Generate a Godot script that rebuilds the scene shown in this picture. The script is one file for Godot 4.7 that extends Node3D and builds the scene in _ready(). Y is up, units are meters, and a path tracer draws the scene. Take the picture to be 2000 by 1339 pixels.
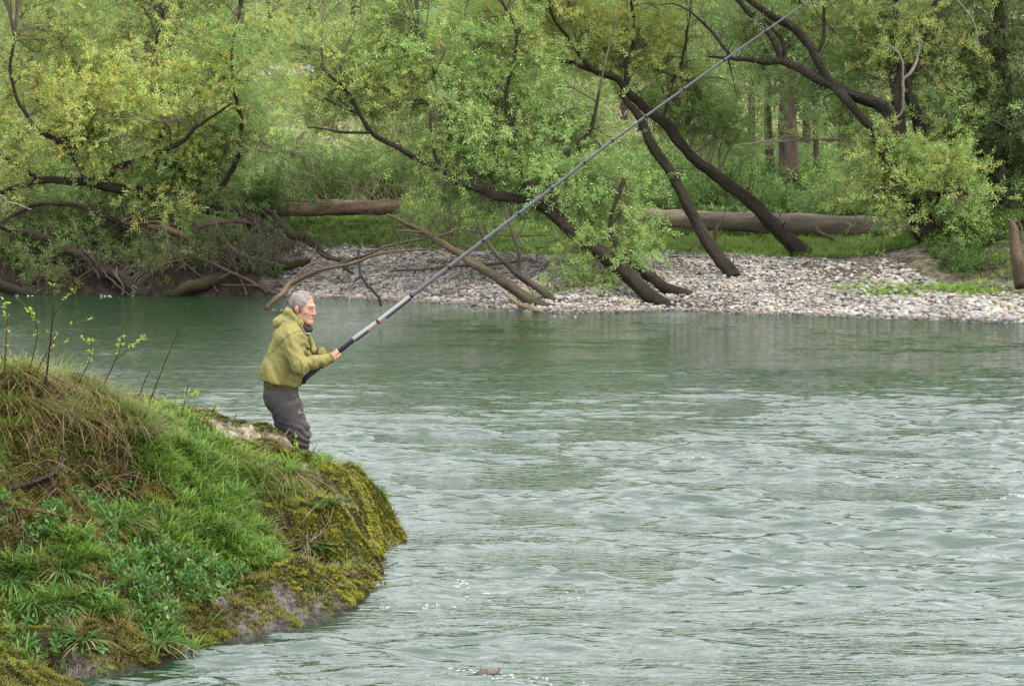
extends Node3D
# Angler on a mossy river bank, willows on the far gravel bank.
const F := 4400.0
const EYE := 3.2
const HOR := 285.0
var pitch := atan((669.5 - HOR) / F)
var tilt := Basis(Vector3.RIGHT, -pitch)
var rng := RandomNumberGenerator.new()
var taken := {}
var M := {}
var n_a := FastNoiseLite.new()
var n_b := FastNoiseLite.new()
var n_r := FastNoiseLite.new()


# ---------------------------------------------------------------- mesh builder
class MB:
	var v := PackedVector3Array()
	var c := PackedColorArray()
	var ix := PackedInt32Array()

	func vert(p: Vector3, col: Color) -> int:
		v.append(p)
		c.append(col)
		return v.size() - 1

	func tri(a: int, b: int, d: int) -> void:
		ix.append(a)
		ix.append(b)
		ix.append(d)

	func tube(pts: PackedVector3Array, rad: PackedFloat32Array, sides: int, col: Color, col2: Color, bump := 0.0, noise: FastNoiseLite = null, cap := true) -> void:
		var first := v.size()
		var count := pts.size()
		var u := Vector3.ZERO
		var run := absf(pts[0].x) * 7.0
		for i in count:
			run += pts[i].distance_to(pts[maxi(i - 1, 0)])
			var t: Vector3 = (pts[mini(i + 1, count - 1)] - pts[maxi(i - 1, 0)]).normalized()
			if i == 0:
				u = t.cross(Vector3(0.31, 0.2, 0.93)).normalized()
			else:
				u = (u - t * u.dot(t)).normalized()
			var w := t.cross(u)
			w = -w if u.cross(w).dot(t) < 0.0 else w
			var k := float(i) / maxf(1.0, count - 1)
			var base := col.lerp(col2, k)
			for j in sides:
				var a := TAU * j / sides
				var d := u * cos(a) + w * sin(a)
				var r := rad[i]
				var cc := base
				if noise:
					# furrows run along the wood
					var q: float = noise.get_noise_3d(cos(a) * 1.6, sin(a) * 1.6, run * 0.9)
					r *= 1.0 + bump * q
					cc = base * (1.0 + 0.9 * q + 0.5 * noise.get_noise_3dv((pts[i] + d * r) * 1.3))
				v.append(pts[i] + d * r)
				c.append(cc)
		for i in count - 1:
			for j in sides:
				var a := first + i * sides + j
				var b := first + i * sides + (j + 1) % sides
				tri(a, a + sides, b)
				tri(b, a + sides, b + sides)
		if cap:
			for e in 2:
				var at := first + (count - 1) * sides * e
				var mid := vert(pts[(count - 1) * e], col2 if e == 1 else col)
				for j in sides:
					if e == 1:
						tri(at + j, mid, at + (j + 1) % sides)
					else:
						tri(at + j, at + (j + 1) % sides, mid)

	func leaf(base: Vector3, along: Vector3, side: Vector3, length: float, width: float, bend: float, col: Color) -> void:
		var up := along.cross(side).normalized()
		var a := vert(base, col)
		var m := base + along * length * 0.45 + up * bend * length * 0.5
		var l := vert(m - side * width * 0.5, col)
		var r := vert(m + side * width * 0.5, col)
		var t := vert(base + along * length, col)
		tri(a, l, r)
		tri(l, t, r)

	func blade(base: Vector3, az: float, lean: float, length: float, droop: float, width: float, col: Color, tip: Color) -> void:
		var h := Vector3(cos(az), 0, sin(az))
		var s := Vector3(-sin(az), 0, cos(az)) * width
		var prev_l := -1
		var prev_r := -1
		for i in 4:
			var t := i / 3.0
			var p := base + h * length * (lean * t + droop * t * t * 0.8) + Vector3.UP * length * (t * (1.0 - lean * 0.5) - droop * t * t)
			var cc := col.lerp(tip, t)
			if i == 3:
				var e := vert(p, cc)
				tri(prev_l, e, prev_r)
			else:
				var q := s * (1.0 - 0.25 * t)
				var l := vert(p - q, cc)
				var r := vert(p + q, cc)
				if i > 0:
					tri(prev_l, l, prev_r)
					tri(prev_r, l, r)
				prev_l = l
				prev_r = r

	func join(o: MB, t: Transform3D) -> void:
		var first := v.size()
		v.append_array(t * o.v)
		c.append_array(o.c)
		for i in o.ix:
			ix.append(i + first)

	func mesh(flat := false) -> ArrayMesh:
		var a := []
		a.resize(Mesh.ARRAY_MAX)
		if flat:
			var fv := PackedVector3Array()
			var fc := PackedColorArray()
			var fi := PackedInt32Array()
			for i in ix:
				fi.append(fv.size())
				fv.append(v[i])
				fc.append(c[i])
			v = fv
			c = fc
			ix = fi
		var n := PackedVector3Array()
		n.resize(v.size())
		for i in range(0, ix.size(), 3):
			var p := v[ix[i]]
			var f := (v[ix[i + 2]] - p).cross(v[ix[i + 1]] - p)
			n[ix[i]] += f
			n[ix[i + 1]] += f
			n[ix[i + 2]] += f
		for i in n.size():
			n[i] = n[i].normalized() if n[i].length_squared() > 1e-20 else Vector3.UP
		a[Mesh.ARRAY_VERTEX] = v
		a[Mesh.ARRAY_NORMAL] = n
		a[Mesh.ARRAY_COLOR] = c
		a[Mesh.ARRAY_INDEX] = ix
		var m := ArrayMesh.new()
		m.add_surface_from_arrays(Mesh.PRIMITIVE_TRIANGLES, a)
		return m


# ---------------------------------------------------------------- smooth-minimum field meshed by surface nets
class Field:
	var o: Vector3
	var s: float
	var nx: int
	var ny: int
	var nz: int
	var d := PackedFloat32Array()

	func _init(lo: Vector3, hi: Vector3, cell: float) -> void:
		o = lo
		s = cell
		nx = int((hi.x - lo.x) / cell) + 2
		ny = int((hi.y - lo.y) / cell) + 2
		nz = int((hi.z - lo.z) / cell) + 2
		d.resize(nx * ny * nz)
		d.fill(0.2)

	func cap(a: Vector3, b: Vector3, ra: float, rb: float, k := 0.03, cut := false) -> void:
		var m := maxf(ra, rb) + k + 3.0 * s
		var x0 := clampi(int((minf(a.x, b.x) - m - o.x) / s), 0, nx - 1)
		var x1 := clampi(int((maxf(a.x, b.x) + m - o.x) / s) + 1, 0, nx - 1)
		var y0 := clampi(int((minf(a.y, b.y) - m - o.y) / s), 0, ny - 1)
		var y1 := clampi(int((maxf(a.y, b.y) + m - o.y) / s) + 1, 0, ny - 1)
		var z0 := clampi(int((minf(a.z, b.z) - m - o.z) / s), 0, nz - 1)
		var z1 := clampi(int((maxf(a.z, b.z) + m - o.z) / s) + 1, 0, nz - 1)
		var ab := b - a
		var inv := 1.0 / maxf(ab.length_squared(), 1e-9)
		for z in range(z0, z1 + 1):
			for y in range(y0, y1 + 1):
				var row := (z * ny + y) * nx
				for x in range(x0, x1 + 1):
					var p := o + Vector3(x, y, z) * s - a
					var h := clampf(p.dot(ab) * inv, 0.0, 1.0)
					var q := (p - ab * h).length() - ra - (rb - ra) * h
					var e := d[row + x]
					if cut:
						var g := maxf(k - absf(e + q), 0.0)
						d[row + x] = maxf(e, -q) + (g * g * 0.25 / k if k > 0.0 else 0.0)
					else:
						var g := maxf(k - absf(e - q), 0.0)
						d[row + x] = minf(e, q) - (g * g * 0.25 / k if k > 0.0 else 0.0)

	func ell(at: Vector3, r: Vector3, b := Basis.IDENTITY, k := 0.02) -> void:
		var m := maxf(r.x, maxf(r.y, r.z)) + k + 3.0 * s
		var small := minf(r.x, minf(r.y, r.z))
		var bt := b.transposed()
		for z in range(clampi(int((at.z - m - o.z) / s), 0, nz - 1), clampi(int((at.z + m - o.z) / s) + 2, 0, nz)):
			for y in range(clampi(int((at.y - m - o.y) / s), 0, ny - 1), clampi(int((at.y + m - o.y) / s) + 2, 0, ny)):
				var row := (z * ny + y) * nx
				for x in range(clampi(int((at.x - m - o.x) / s), 0, nx - 1), clampi(int((at.x + m - o.x) / s) + 2, 0, nx)):
					var p := bt * (o + Vector3(x, y, z) * s - at)
					var q1 := (p / r).length()
					var q2 := (p / (r * r)).length()
					var q := q1 * (q1 - 1.0) / q2 if q2 > 1e-6 else -small
					var e := d[row + x]
					var g := maxf(k - absf(e - q), 0.0)
					d[row + x] = minf(e, q) - (g * g * 0.25 / k)

	func clip(at: Vector3, out: Vector3) -> void:
		for z in nz:
			for y in ny:
				var row := (z * ny + y) * nx
				for x in nx:
					var q := (o + Vector3(x, y, z) * s - at).dot(out)
					if q > d[row + x]:
						d[row + x] = q

	func into(mb: MB, paint: Callable) -> void:
		var id := PackedInt32Array()
		id.resize(d.size())
		id.fill(-1)
		var step := [0, 1, nx, nx + 1, nx * ny, nx * ny + 1, nx * ny + nx, nx * ny + nx + 1]
		for z in nz - 1:
			for y in ny - 1:
				var row := (z * ny + y) * nx
				for x in nx - 1:
					var i := row + x
					if absf(d[i]) > 2.5 * s:
						continue
					var mask := 0
					for k in 8:
						if d[i + step[k]] < 0.0:
							mask |= 1 << k
					if mask == 0 or mask == 255:
						continue
					var sum := Vector3.ZERO
					var n := 0
					for k in 8:
						for bit in [1, 2, 4]:
							if k & bit:
								continue
							var m: int = k | bit
							var a := d[i + step[k]]
							var b := d[i + step[m]]
							if (a < 0.0) == (b < 0.0):
								continue
							var t := a / (a - b)
							var pa := Vector3(k & 1, (k >> 1) & 1, (k >> 2) & 1)
							var pb := Vector3(m & 1, (m >> 1) & 1, (m >> 2) & 1)
							sum += pa.lerp(pb, t)
							n += 1
					var p := o + (Vector3(x, y, z) + sum / n) * s
					id[i] = mb.vert(p, Color.WHITE)
		var first := mb.v.size()
		for i in id:
			if i >= 0:
				first = mini(first, i)
				break
		var ax := [1, nx, nx * ny]
		for z in range(1, nz - 1):
			for y in range(1, ny - 1):
				var row := (z * ny + y) * nx
				for x in range(1, nx - 1):
					var i := row + x
					if absf(d[i]) > 1.5 * s:
						continue
					for k in 3:
						var e := d[i]
						var f := d[i + ax[k]]
						if (e < 0.0) == (f < 0.0):
							continue
						var u: int = ax[(k + 1) % 3]
						var w: int = ax[(k + 2) % 3]
						var q0 := id[i]
						var q1 := id[i - u]
						var q2 := id[i - u - w]
						var q3 := id[i - w]
						if q0 < 0 or q1 < 0 or q2 < 0 or q3 < 0:
							continue
						if e < 0.0:
							mb.tri(q0, q2, q1)
							mb.tri(q0, q3, q2)
						else:
							mb.tri(q0, q1, q2)
							mb.tri(q0, q2, q3)
		for i in range(first, mb.v.size()):
			var r: Array = paint.call(mb.v[i])
			mb.v[i] = r[0]
			mb.c[i] = r[1]


# ---------------------------------------------------------------- placing and naming
func ray(px: float, py: float) -> Vector3:
	return tilt * Vector3((px - 1000.0) / F, (669.5 - py) / F, -1.0)


func at(px: float, py: float, z: float) -> Vector3:
	var r := ray(px, py)
	return Vector3(0, EYE, 0) + r * (z / -r.z)


func on(px: float, py: float, h := 0.0) -> Vector3:
	var r := ray(px, py)
	return Vector3(0, EYE, 0) + r * ((h - EYE) / r.y)


func numbered(called: String) -> String:
	var k: int = taken.get(called, 0)
	taken[called] = k + 1
	return called if k == 0 else "%s_%03d" % [called, k]


func tag(o: Node3D, label := "", category := "", group := "", kind := "") -> Node3D:
	if label:
		o.set_meta("label", label)
	if category:
		o.set_meta("category", category)
	if group:
		o.set_meta("group", group)
	if kind:
		o.set_meta("kind", kind)
	return o


func thing(called: String, label: String, category: String, where := Vector3.ZERO, group := "") -> Node3D:
	var o := Node3D.new()
	o.name = numbered(called)
	add_child(o, true)
	o.position = where
	return tag(o, label, category, group)


func put(called: String, m: Mesh, mat: Material, parent: Node3D = null) -> MeshInstance3D:
	var o := MeshInstance3D.new()
	o.name = called if parent else numbered(called)
	o.mesh = m
	o.material_override = mat
	(parent if parent else self).add_child(o, true)
	return o


func many(called: String, m: Mesh, mat: Material, where: Array, tint: PackedColorArray, parent: Node3D = null) -> MultiMeshInstance3D:
	var mm := MultiMesh.new()
	mm.transform_format = MultiMesh.TRANSFORM_3D
	mm.use_colors = true
	mm.mesh = m
	mm.instance_count = where.size()
	for i in where.size():
		mm.set_instance_transform(i, where[i])
		mm.set_instance_color(i, tint[i])
	var o := MultiMeshInstance3D.new()
	o.name = called if parent else numbered(called)
	o.multimesh = mm
	o.material_override = mat
	(parent if parent else self).add_child(o, true)
	o.set_meta("kind", "stuff")
	return o


func sm(a: float, b: float, x: float) -> float:
	return smoothstep(a, b, x)


func shade(c: Color, spread: float) -> Color:
	var k := 1.0 + rng.randf_range(-spread, spread)
	return Color(c.r * k * rng.randf_range(0.94, 1.06), c.g * k, c.b * k * rng.randf_range(0.9, 1.1))


func rv() -> Vector3:
	return Vector3(rng.randf_range(-1, 1), rng.randf_range(-1, 1), rng.randf_range(-1, 1))


func curve(raw: PackedVector3Array, rad: PackedFloat32Array, sub: int) -> Array:
	# Catmull-Rom through the points
	var p := PackedVector3Array()
	var r := PackedFloat32Array()
	for i in raw.size() - 1:
		var a := raw[maxi(i - 1, 0)]
		var b := raw[i]
		var c := raw[i + 1]
		var e := raw[mini(i + 2, raw.size() - 1)]
		for k in sub:
			var t := float(k) / sub
			p.append(b.cubic_interpolate(c, a, e, t))
			r.append(lerpf(rad[i], rad[i + 1], t))
	p.append(raw[raw.size() - 1])
	r.append(rad[rad.size() - 1])
	return [p, r]


# ---------------------------------------------------------------- materials
func speckle(freq: float, lo: Color, hi: Color, seed_: int, octaves := 4, size := 512) -> NoiseTexture2D:
	var n := FastNoiseLite.new()
	n.seed = seed_
	n.frequency = freq
	n.fractal_octaves = octaves
	var t := NoiseTexture2D.new()
	t.width = size
	t.height = size
	t.seamless = true
	t.noise = n
	var g := Gradient.new()
	g.colors = PackedColorArray([lo, hi])
	g.offsets = PackedFloat32Array([0.25, 0.8])
	t.color_ramp = g
	return t


func mat(rough: float, scale := 0.0, tex: Texture2D = null, relief := 0.0, relief_tex: Texture2D = null, back := 0.0) -> StandardMaterial3D:
	var m := StandardMaterial3D.new()
	m.vertex_color_use_as_albedo = true
	m.roughness = rough
	m.metallic_specular = 0.35
	if tex:
		m.albedo_texture = tex
	if relief_tex:
		m.heightmap_enabled = true
		m.heightmap_scale = relief
		m.heightmap_texture = relief_tex
	if scale > 0.0:
		m.uv1_triplanar = true
		m.uv1_world_triplanar = true
		m.uv1_scale = Vector3.ONE * scale
	if back > 0.0:
		m.backlight_enabled = true
		m.backlight = Color(back, back, back)
	return m


func materials() -> void:
	var grain := speckle(0.02, Color(0.55, 0.55, 0.55), Color(1, 1, 1), 3, 5)
	var fine := speckle(0.06, Color(0, 0, 0), Color(1, 1, 1), 5, 4)
	M.ground = mat(0.95, 0.5, grain, 6.0, fine)
	M.bank = mat(0.95, 1.3, grain, 4.0, fine)
	M.bark = mat(0.95, 2.2, grain, 2.5, fine)
	M.dead = mat(0.9, 3.0, grain, 0.5, fine)
	M.twig = mat(0.9)
	M.leaf = mat(0.5, 0.0, null, 0.0, null, 0.9)
	M.grass = mat(0.5, 0.0, null, 0.0, null, 0.9)
	M.moss = mat(0.9, 0.0, null, 0.0, null, 0.3)
	M.stone = mat(0.85, 4.0, speckle(0.03, Color(0.72, 0.72, 0.72), Color(1, 1, 1), 9, 4))
	M.skin = mat(0.66)
	M.skin.metallic_specular = 0.25
	M.skin.subsurf_scatter_enabled = true
	M.skin.subsurf_scatter_strength = 0.06
	M.cloth = mat(0.8, 9.0, speckle(0.05, Color(0.86, 0.86, 0.86), Color(1, 1, 1), 11, 4), 0.25, fine)
	M.hair = mat(0.6)
	M.eye = mat(0.25)
	M.eye.vertex_color_use_as_albedo = false
	M.eye.albedo_color = Color(0.3, 0.26, 0.23).linear_to_srgb()
	M.iris = mat(0.2)
	M.iris.vertex_color_use_as_albedo = false
	M.iris.albedo_color = Color(0.03, 0.025, 0.02).linear_to_srgb()
	M.plain = mat(0.7)
	M.gloss = mat(0.22)
	M.wall = mat(0.9, 0.4, grain)
	M.stone_dark = mat(0.3, 4.0, grain)
	M.stone_dark.vertex_color_use_as_albedo = false
	M.stone_dark.albedo_color = Color(0.13, 0.10, 0.085).linear_to_srgb()
	M.pane = mat(0.2)
	M.pane.vertex_color_use_as_albedo = false
	M.pane.albedo_color = Color(0.06, 0.07, 0.08).linear_to_srgb()
	var foam := mat(0.6, 0.0, null, 0.0, null, 0.5)
	foam.transparency = BaseMaterial3D.TRANSPARENCY_ALPHA
	foam.albedo_color = Color(1, 1, 1, 0.5)
	M.foam = foam
	var w := StandardMaterial3D.new()
	w.albedo_color = Color(0.009, 0.032, 0.013).linear_to_srgb()
	w.roughness = 0.05
	w.metallic_specular = 0.74
	w.uv1_triplanar = true
	w.uv1_world_triplanar = true
	w.uv1_scale = Vector3(0.16, 0.5, 0.55)
	w.heightmap_enabled = true
	w.heightmap_scale = 0.62
	w.heightmap_texture = speckle(0.022, Color(0, 0, 0), Color(1, 1, 1), 21, 5, 1024)
	M.water = w


func _ready() -> void:
	# camera, sky, sun, exposure
	var cam := Camera3D.new()
	cam.name = "camera"
	cam.fov = rad_to_deg(2.0 * atan(669.5 / F))
	cam.far = 900.0
	cam.near = 0.5
	add_child(cam)
	cam.position = Vector3(0, EYE, 0)
	cam.basis = tilt
	var sky_m := ProceduralSkyMaterial.new()
	sky_m.sky_top_color = Color(0.89, 0.90, 0.92)
	sky_m.sky_horizon_color = Color(0.90, 0.905, 0.91)
	sky_m.sky_curve = 0.2
	sky_m.sky_energy_multiplier = 1.0
	sky_m.ground_bottom_color = Color(0.22, 0.25, 0.2)
	sky_m.ground_horizon_color = Color(0.4, 0.42, 0.38)
	var sky := Sky.new()
	sky.sky_material = sky_m
	var env := Environment.new()
	env.background_mode = Environment.BG_SKY
	env.sky = sky
	env.tonemap_mode = Environment.TONE_MAPPER_LINEAR
	env.tonemap_exposure = 3.25
	env.background_energy_multiplier = 1.0
	env.sdfgi_enabled = true
	env.ssao_enabled = true
	env.ssil_enabled = true
	var we := WorldEnvironment.new()
	we.name = "environment"
	we.environment = env
	add_child(we)
	var sun := DirectionalLight3D.new()
	sun.name = "sun"
	sun.light_energy = 0.42
	sun.light_color = Color(1.0, 0.97, 0.91)
	sun.light_angular_distance = 12.0
	sun.shadow_enabled = true
	add_child(sun)
	sun.look_at_from_position(Vector3(14, 22, 9), Vector3.ZERO)

	rng.seed = 4711
	n_a.seed = 1
	n_a.frequency = 0.35
	n_b.seed = 2
	n_b.frequency = 1.0
	n_b.fractal_octaves = 4
	n_r.seed = 3
	n_r.frequency = 1.0
	n_r.fractal_type = FastNoiseLite.FRACTAL_RIDGED
	n_r.fractal_octaves = 3
	materials()
	shapes()
	far_ground()
	river()
	near_bank()
	gravel()
	willows()
	background_trees()
	driftwood()
	undergrowth()
	bank_plants()
	angler()


# ---------------------------------------------------------------- the far side
const SHORE := [-60.0, 56.0, -20.0, 50.2, -12.2, 49.0, -8.0, 48.6, -4.8, 48.0, -1.74, 45.9, 0.0, 44.0, 1.1, 43.3, 3.4, 43.8, 4.4, 43.0, 7.0, 41.8, 10.5, 40.4, 16.0, 38.5, 60.0, 30.0]
const RISE := [-6.0, -1.2, -1.0, -0.22, 0.0, 0.0, 2.0, 0.32, 5.0, 0.74, 9.0, 1.06, 12.0, 1.42, 20.0, 2.0, 35.0, 2.9, 45.0, 3.7, 60.0, 5.8, 90.0, 12.0, 130.0, 24.0, 170.0, 38.0, 260.0, 60.0]
const CUT := [-6.0, -1.2, -0.4, -0.2, 0.0, 0.1, 0.5, 0.65, 2.0, 1.0, 5.0, 1.3, 9.0, 1.55, 12.0, 1.7, 20.0, 2.1, 35.0, 2.9, 45.0, 3.7, 60.0, 5.8, 90.0, 12.0, 130.0, 24.0, 170.0, 38.0, 260.0, 60.0]


func table(t: Array, x: float) -> float:
	var n := t.size()
	if x <= t[0]:
		return t[1]
	for i in range(2, n, 2):
		if x <= t[i]:
			return lerpf(t[i - 1], t[i + 1], (x - t[i - 2]) / (t[i] - t[i - 2]))
	return t[n - 1]


func shore(x: float) -> float:
	return table(SHORE, x) + 0.35 * n_a.get_noise_2d(x * 1.6, 5.0)


func ground(x: float, zd: float) -> float:
	var u := zd - shore(x)
	var h := table(RISE, u)
	var left := sm(-4.3, -6.2, x)
	if left > 0.0:
		h = lerpf(h, table(CUT, u), left)
	h += 0.42 * sm(-6.5, -4.0, x) * sm(0.5, -1.5, x) * sm(5.5, 8.0, u) * sm(16.0, 10.0, u)
	h += 0.5 * exp(-pow((x - 9.6) / 1.7, 2.0) - pow((zd - 47.6) / 2.0, 2.0)) + 0.5 * sm(9.0, 11.0, x) * sm(3.0, 5.0, u) * sm(14.0, 9.0, u)
	var rough := sm(0.0, 1.0, u)
	h += rough * (0.10 * n_a.get_noise_2d(x * 3.0, zd * 3.0) + 0.035 * n_b.get_noise_2d(x * 2.0, zd * 2.0))
	h += sm(40.0, 90.0, u) * 2.5 * n_a.get_noise_2d(x * 0.12, zd * 0.12)
	return h


func on_ground(x: float, zd: float, lift := 0.0) -> Vector3:
	return Vector3(x, ground(x, zd) + lift, -zd)


func ground_hit(px: float, py: float) -> Vector3:
	var r := ray(px, py)
	var z := 38.0
	while z < 240.0:
		var p := Vector3(0, EYE, 0) + r * (z / -r.z)
		if p.y < ground(p.x, z):
			return Vector3(p.x, ground(p.x, z), -z)
		z += 0.1
	return at(px, py, 60.0)


func grass_share(x: float, zd: float, u: float) -> float:
	var strip := sm(3.9, 4.6, x) * sm(5.6, 6.2, u + 0.5 * n_a.get_noise_2d(x * 4.0, zd * 4.0)) * sm(10.5, 9.0, u)
	var patch := exp(-pow((x - 7.4) / 0.9, 2.0) - pow((u - 2.3) / 0.5, 2.0)) + exp(-pow((x - 8.7) / 0.7, 2.0) - pow((u - 2.5) / 0.45, 2.0))
	var left := sm(4.5, 3.5, x) * sm(5.4, 6.4, u) * lerpf(0.75, 1.0, sm(-0.5, -2.0, x))
	return clampf(maxf(strip, maxf(patch * 1.2, left)), 0.0, 1.0)


func far_colour(x: float, zd: float) -> Color:
	var u := zd - shore(x)
	var q := n_b.get_noise_2d(x * 1.5, zd * 1.5)
	var grit := Color(0.30, 0.265, 0.22)
	var soil := Color(0.085, 0.06, 0.04)
	var lawn := Color(0.11, 0.19, 0.035)
	var wood := Color(0.10, 0.15, 0.04)
	var meadow := Color(0.13, 0.24, 0.05)
	var c := grit.lerp(soil, clampf(sm(0.25, 0.5, n_a.get_noise_2d(x * 2.2, zd * 2.2 + 9.0)), 0, 1))
	c = c.lerp(Color(0.17, 0.115, 0.075), 0.9 * exp(-pow((x - 6.9) / 1.6, 2.0) - pow((u - 4.1) / 1.0, 2.0)))
	c = c.lerp(Color(0.10, 0.055, 0.04), 0.9 * exp(-pow((x - 3.3) / 1.1, 2.0) - pow((u - 0.5) / 0.5, 2.0)))
	c = c.lerp(soil, sm(5.2, 6.5, u + q))
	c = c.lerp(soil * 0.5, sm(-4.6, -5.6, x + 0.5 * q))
	c = c.lerp(lawn, grass_share(x, zd, u))
	c = c.lerp(wood, sm(9.5, 12.0, u + 2.0 * q))
	c = c.lerp(soil.lerp(lawn, clampf(0.35 + q, 0.0, 0.8)), sm(8.0, 9.2, x + 0.6 * q) * sm(3.0, 3.6, u) * sm(13.0, 9.0, u))
	c = c.lerp(meadow, sm(27.0, 34.0, u + 6.0 * n_a.get_noise_2d(x * 0.5, zd * 0.5)))
	c = c.lerp(Color(0.16, 0.2, 0.08), sm(60.0, 95.0, u) * (0.6 + 0.4 * n_a.get_noise_2d(x * 0.3, zd * 0.2)))
	return c * (1.0 + 0.35 * q)


func steps(from: float, fine_to: float, fine: float, last: float, grow: float) -> PackedFloat32Array:
	var out := PackedFloat32Array()
	var x := from
	var d := fine
	while x < last:
		out.append(x)
		if x > fine_to:
			d *= grow
		x += d
	out.append(last)
	return out


func both_ways(half: float, fine: float, last: float, grow: float) -> PackedFloat32Array:
	var one := steps(0.0, half, fine, last, grow)
	var out := PackedFloat32Array()
	for i in range(one.size() - 1, 0, -1):
		out.append(-one[i])
	out.append_array(one)
	return out


func sheet(xs: PackedFloat32Array, zs: PackedFloat32Array, height: Callable, paint: Callable) -> MB:
	var mb := MB.new()
	for zd in zs:
		for x in xs:
			mb.vert(Vector3(x, height.call(x, zd), -zd), paint.call(x, zd))
	var w := xs.size()
	for j in zs.size() - 1:
		for i in w - 1:
			var a := j * w + i
			mb.tri(a, a + w, a + 1)
			mb.tri(a + 1, a + w, a + w + 1)
	return mb


func far_ground() -> void:
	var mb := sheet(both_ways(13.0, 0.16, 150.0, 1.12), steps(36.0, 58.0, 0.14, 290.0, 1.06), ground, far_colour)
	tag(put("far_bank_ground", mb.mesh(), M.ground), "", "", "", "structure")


# ---------------------------------------------------------------- the river
func wave(x: float, zd: float) -> float:
	var near := sm(34.0, 21.0, zd - 0.22 * x)
	var patch := n_a.get_noise_2d(x * 0.5 + 40.0, zd * 0.75)
	var turb := clampf(0.08 + near * 1.05 + patch * 1.4 * (0.3 + near * 0.7), 0.03, 1.35)
	# glassy boils where the current wells up
	turb *= 1.0 - 0.95 * sm(0.06, 0.24, n_a.get_noise_2d(x * 0.8 - 70.0, zd * 2.0 + 0.3 * x))
	turb = maxf(turb, 0.025)
	var h := 0.016 * n_a.get_noise_2d(x * 1.0, zd * 2.4 + 0.3 * x) * (0.3 + near)
	h += 0.066 * turb * n_b.get_noise_2d(x * 0.33, zd * 1.1 + 0.12 * x)
	h += 0.028 * turb * n_r.get_noise_2d(x * 0.5 + 0.2 * zd, zd * 1.7 - 0.1 * x)
	h += 0.027 * turb * n_b.get_noise_2d(x * 1.3 + 30.0, zd * 4.2 - 0.3 * x)
	h += 0.05 * exp(-pow((x + 0.75 - 0.1 * (zd - 16)) / 0.25, 2.0) - pow((zd - 16.1) / 0.25, 2.0))
	return h


func river() -> void:
	var zs := steps(8.0, 30.0, 0.036, 52.0, 1.006)
	var xs := both_ways(11.5, 0.075, 90.0, 1.2)
	var mb := sheet(xs, zs, wave, func(_x, _z): return Color.WHITE)
	tag(put("river_water", mb.mesh(), M.water), "", "", "", "structure")
	# foam: small bubbly flecks sitting on the crests
	var fleck := MB.new()
	for i in 7:
		var a := rng.randf() * TAU
		var p := Vector3(cos(a), 0.0, sin(a)) * rng.randf() * 0.025
		var r := rng.randf_range(0.004, 0.011)
		var top := fleck.vert(p + Vector3.UP * r * 0.9, Color.WHITE)
		var ring := PackedInt32Array()
		for k in 5:
			ring.append(fleck.vert(p + Vector3(cos(TAU * k / 5.0), -0.1, sin(TAU * k / 5.0)) * r, Color.WHITE))
		for k in 5:
			fleck.tri(top, ring[k], ring[(k + 1) % 5])
	var where := []
	var tint := PackedColorArray()
	var spots := [[935, 1316, 0.10, 40, 0.6], [985, 1328, 0.12, 30, 0.6], [900, 1146, 0.08, 26, 0.7], [960, 1158, 0.2, 24, 0.6], [1130, 1165, 0.2, 16, 0.6], [1345, 888, 0.12, 22, 0.8], [1360, 900, 0.08, 14, 0.7],
		[1770, 935, 0.15, 16, 0.8], [1950, 972, 0.18, 18, 0.8], [1990, 966, 0.12, 16, 0.8], [1060, 1335, 0.2, 10, 0.7], [850, 1180, 0.2, 14, 0.6], [760, 1185, 0.08, 10, 0.6], [240, 577, 0.5, 30, 1.2], [310, 576, 0.3, 16, 1.2], [25, 577, 0.4, 14, 1.2], [1105, 617, 0.2, 10, 1.0], [530, 604, 0.25, 10, 1.0]]
	for s in spots:
		var o := on(s[0], s[1])
		for i in int(s[3] * 0.6):
			var g: Vector2 = Vector2(rng.randfn(), rng.randfn()) * 0.5 * s[2]
			var x: float = o.x + g.x * 1.3
			var zd: float = -o.z + g.y
			var k: float = rng.randf_range(0.2, 0.9) * s[4]
			where.append(Transform3D(Basis(Vector3.UP, rng.randf() * TAU).scaled(Vector3(k * 1.5, k * 0.8, k)), Vector3(x, wave(x, zd) + 0.002, -zd)))
			tint.append(Color(0.85, 0.88, 0.88))
	many("foam", fleck.mesh(), M.foam, where, tint)


# ---------------------------------------------------------------- the near bank
const RIM := [-3.1, 12.0, -2.52, 13.0, -2.43, 13.36, -2.0, 14.0, -1.53, 14.6, -1.34, 14.74, -1.06, 15.56, -0.86, 16.0, -1.03, 17.07, -0.86, 18.17, -1.0, 18.9, -1.3, 19.3, -2.3, 19.8, -3.5, 20.6, -6.0, 21.5, -14.0, 22.0, -14.0, 8.0, -5.0, 9.5]
var bank_x0 := -9.0
var bank_z0 := 9.0
var bank_n := Vector2i(90, 140)
var bank_grid := PackedFloat32Array()
var rim := PackedVector2Array()
var lumps := []


func rim_distance(x: float, zd: float) -> float:
	var p := Vector2(x, zd)
	var best := 1e9
	for i in rim.size():
		best = minf(best, p.distance_squared_to(Geometry2D.get_closest_point_to_segment(p, rim[i], rim[(i + 1) % rim.size()])))
	return sqrt(best) * (1.0 if Geometry2D.is_point_in_polygon(p, rim) else -1.0)


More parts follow.
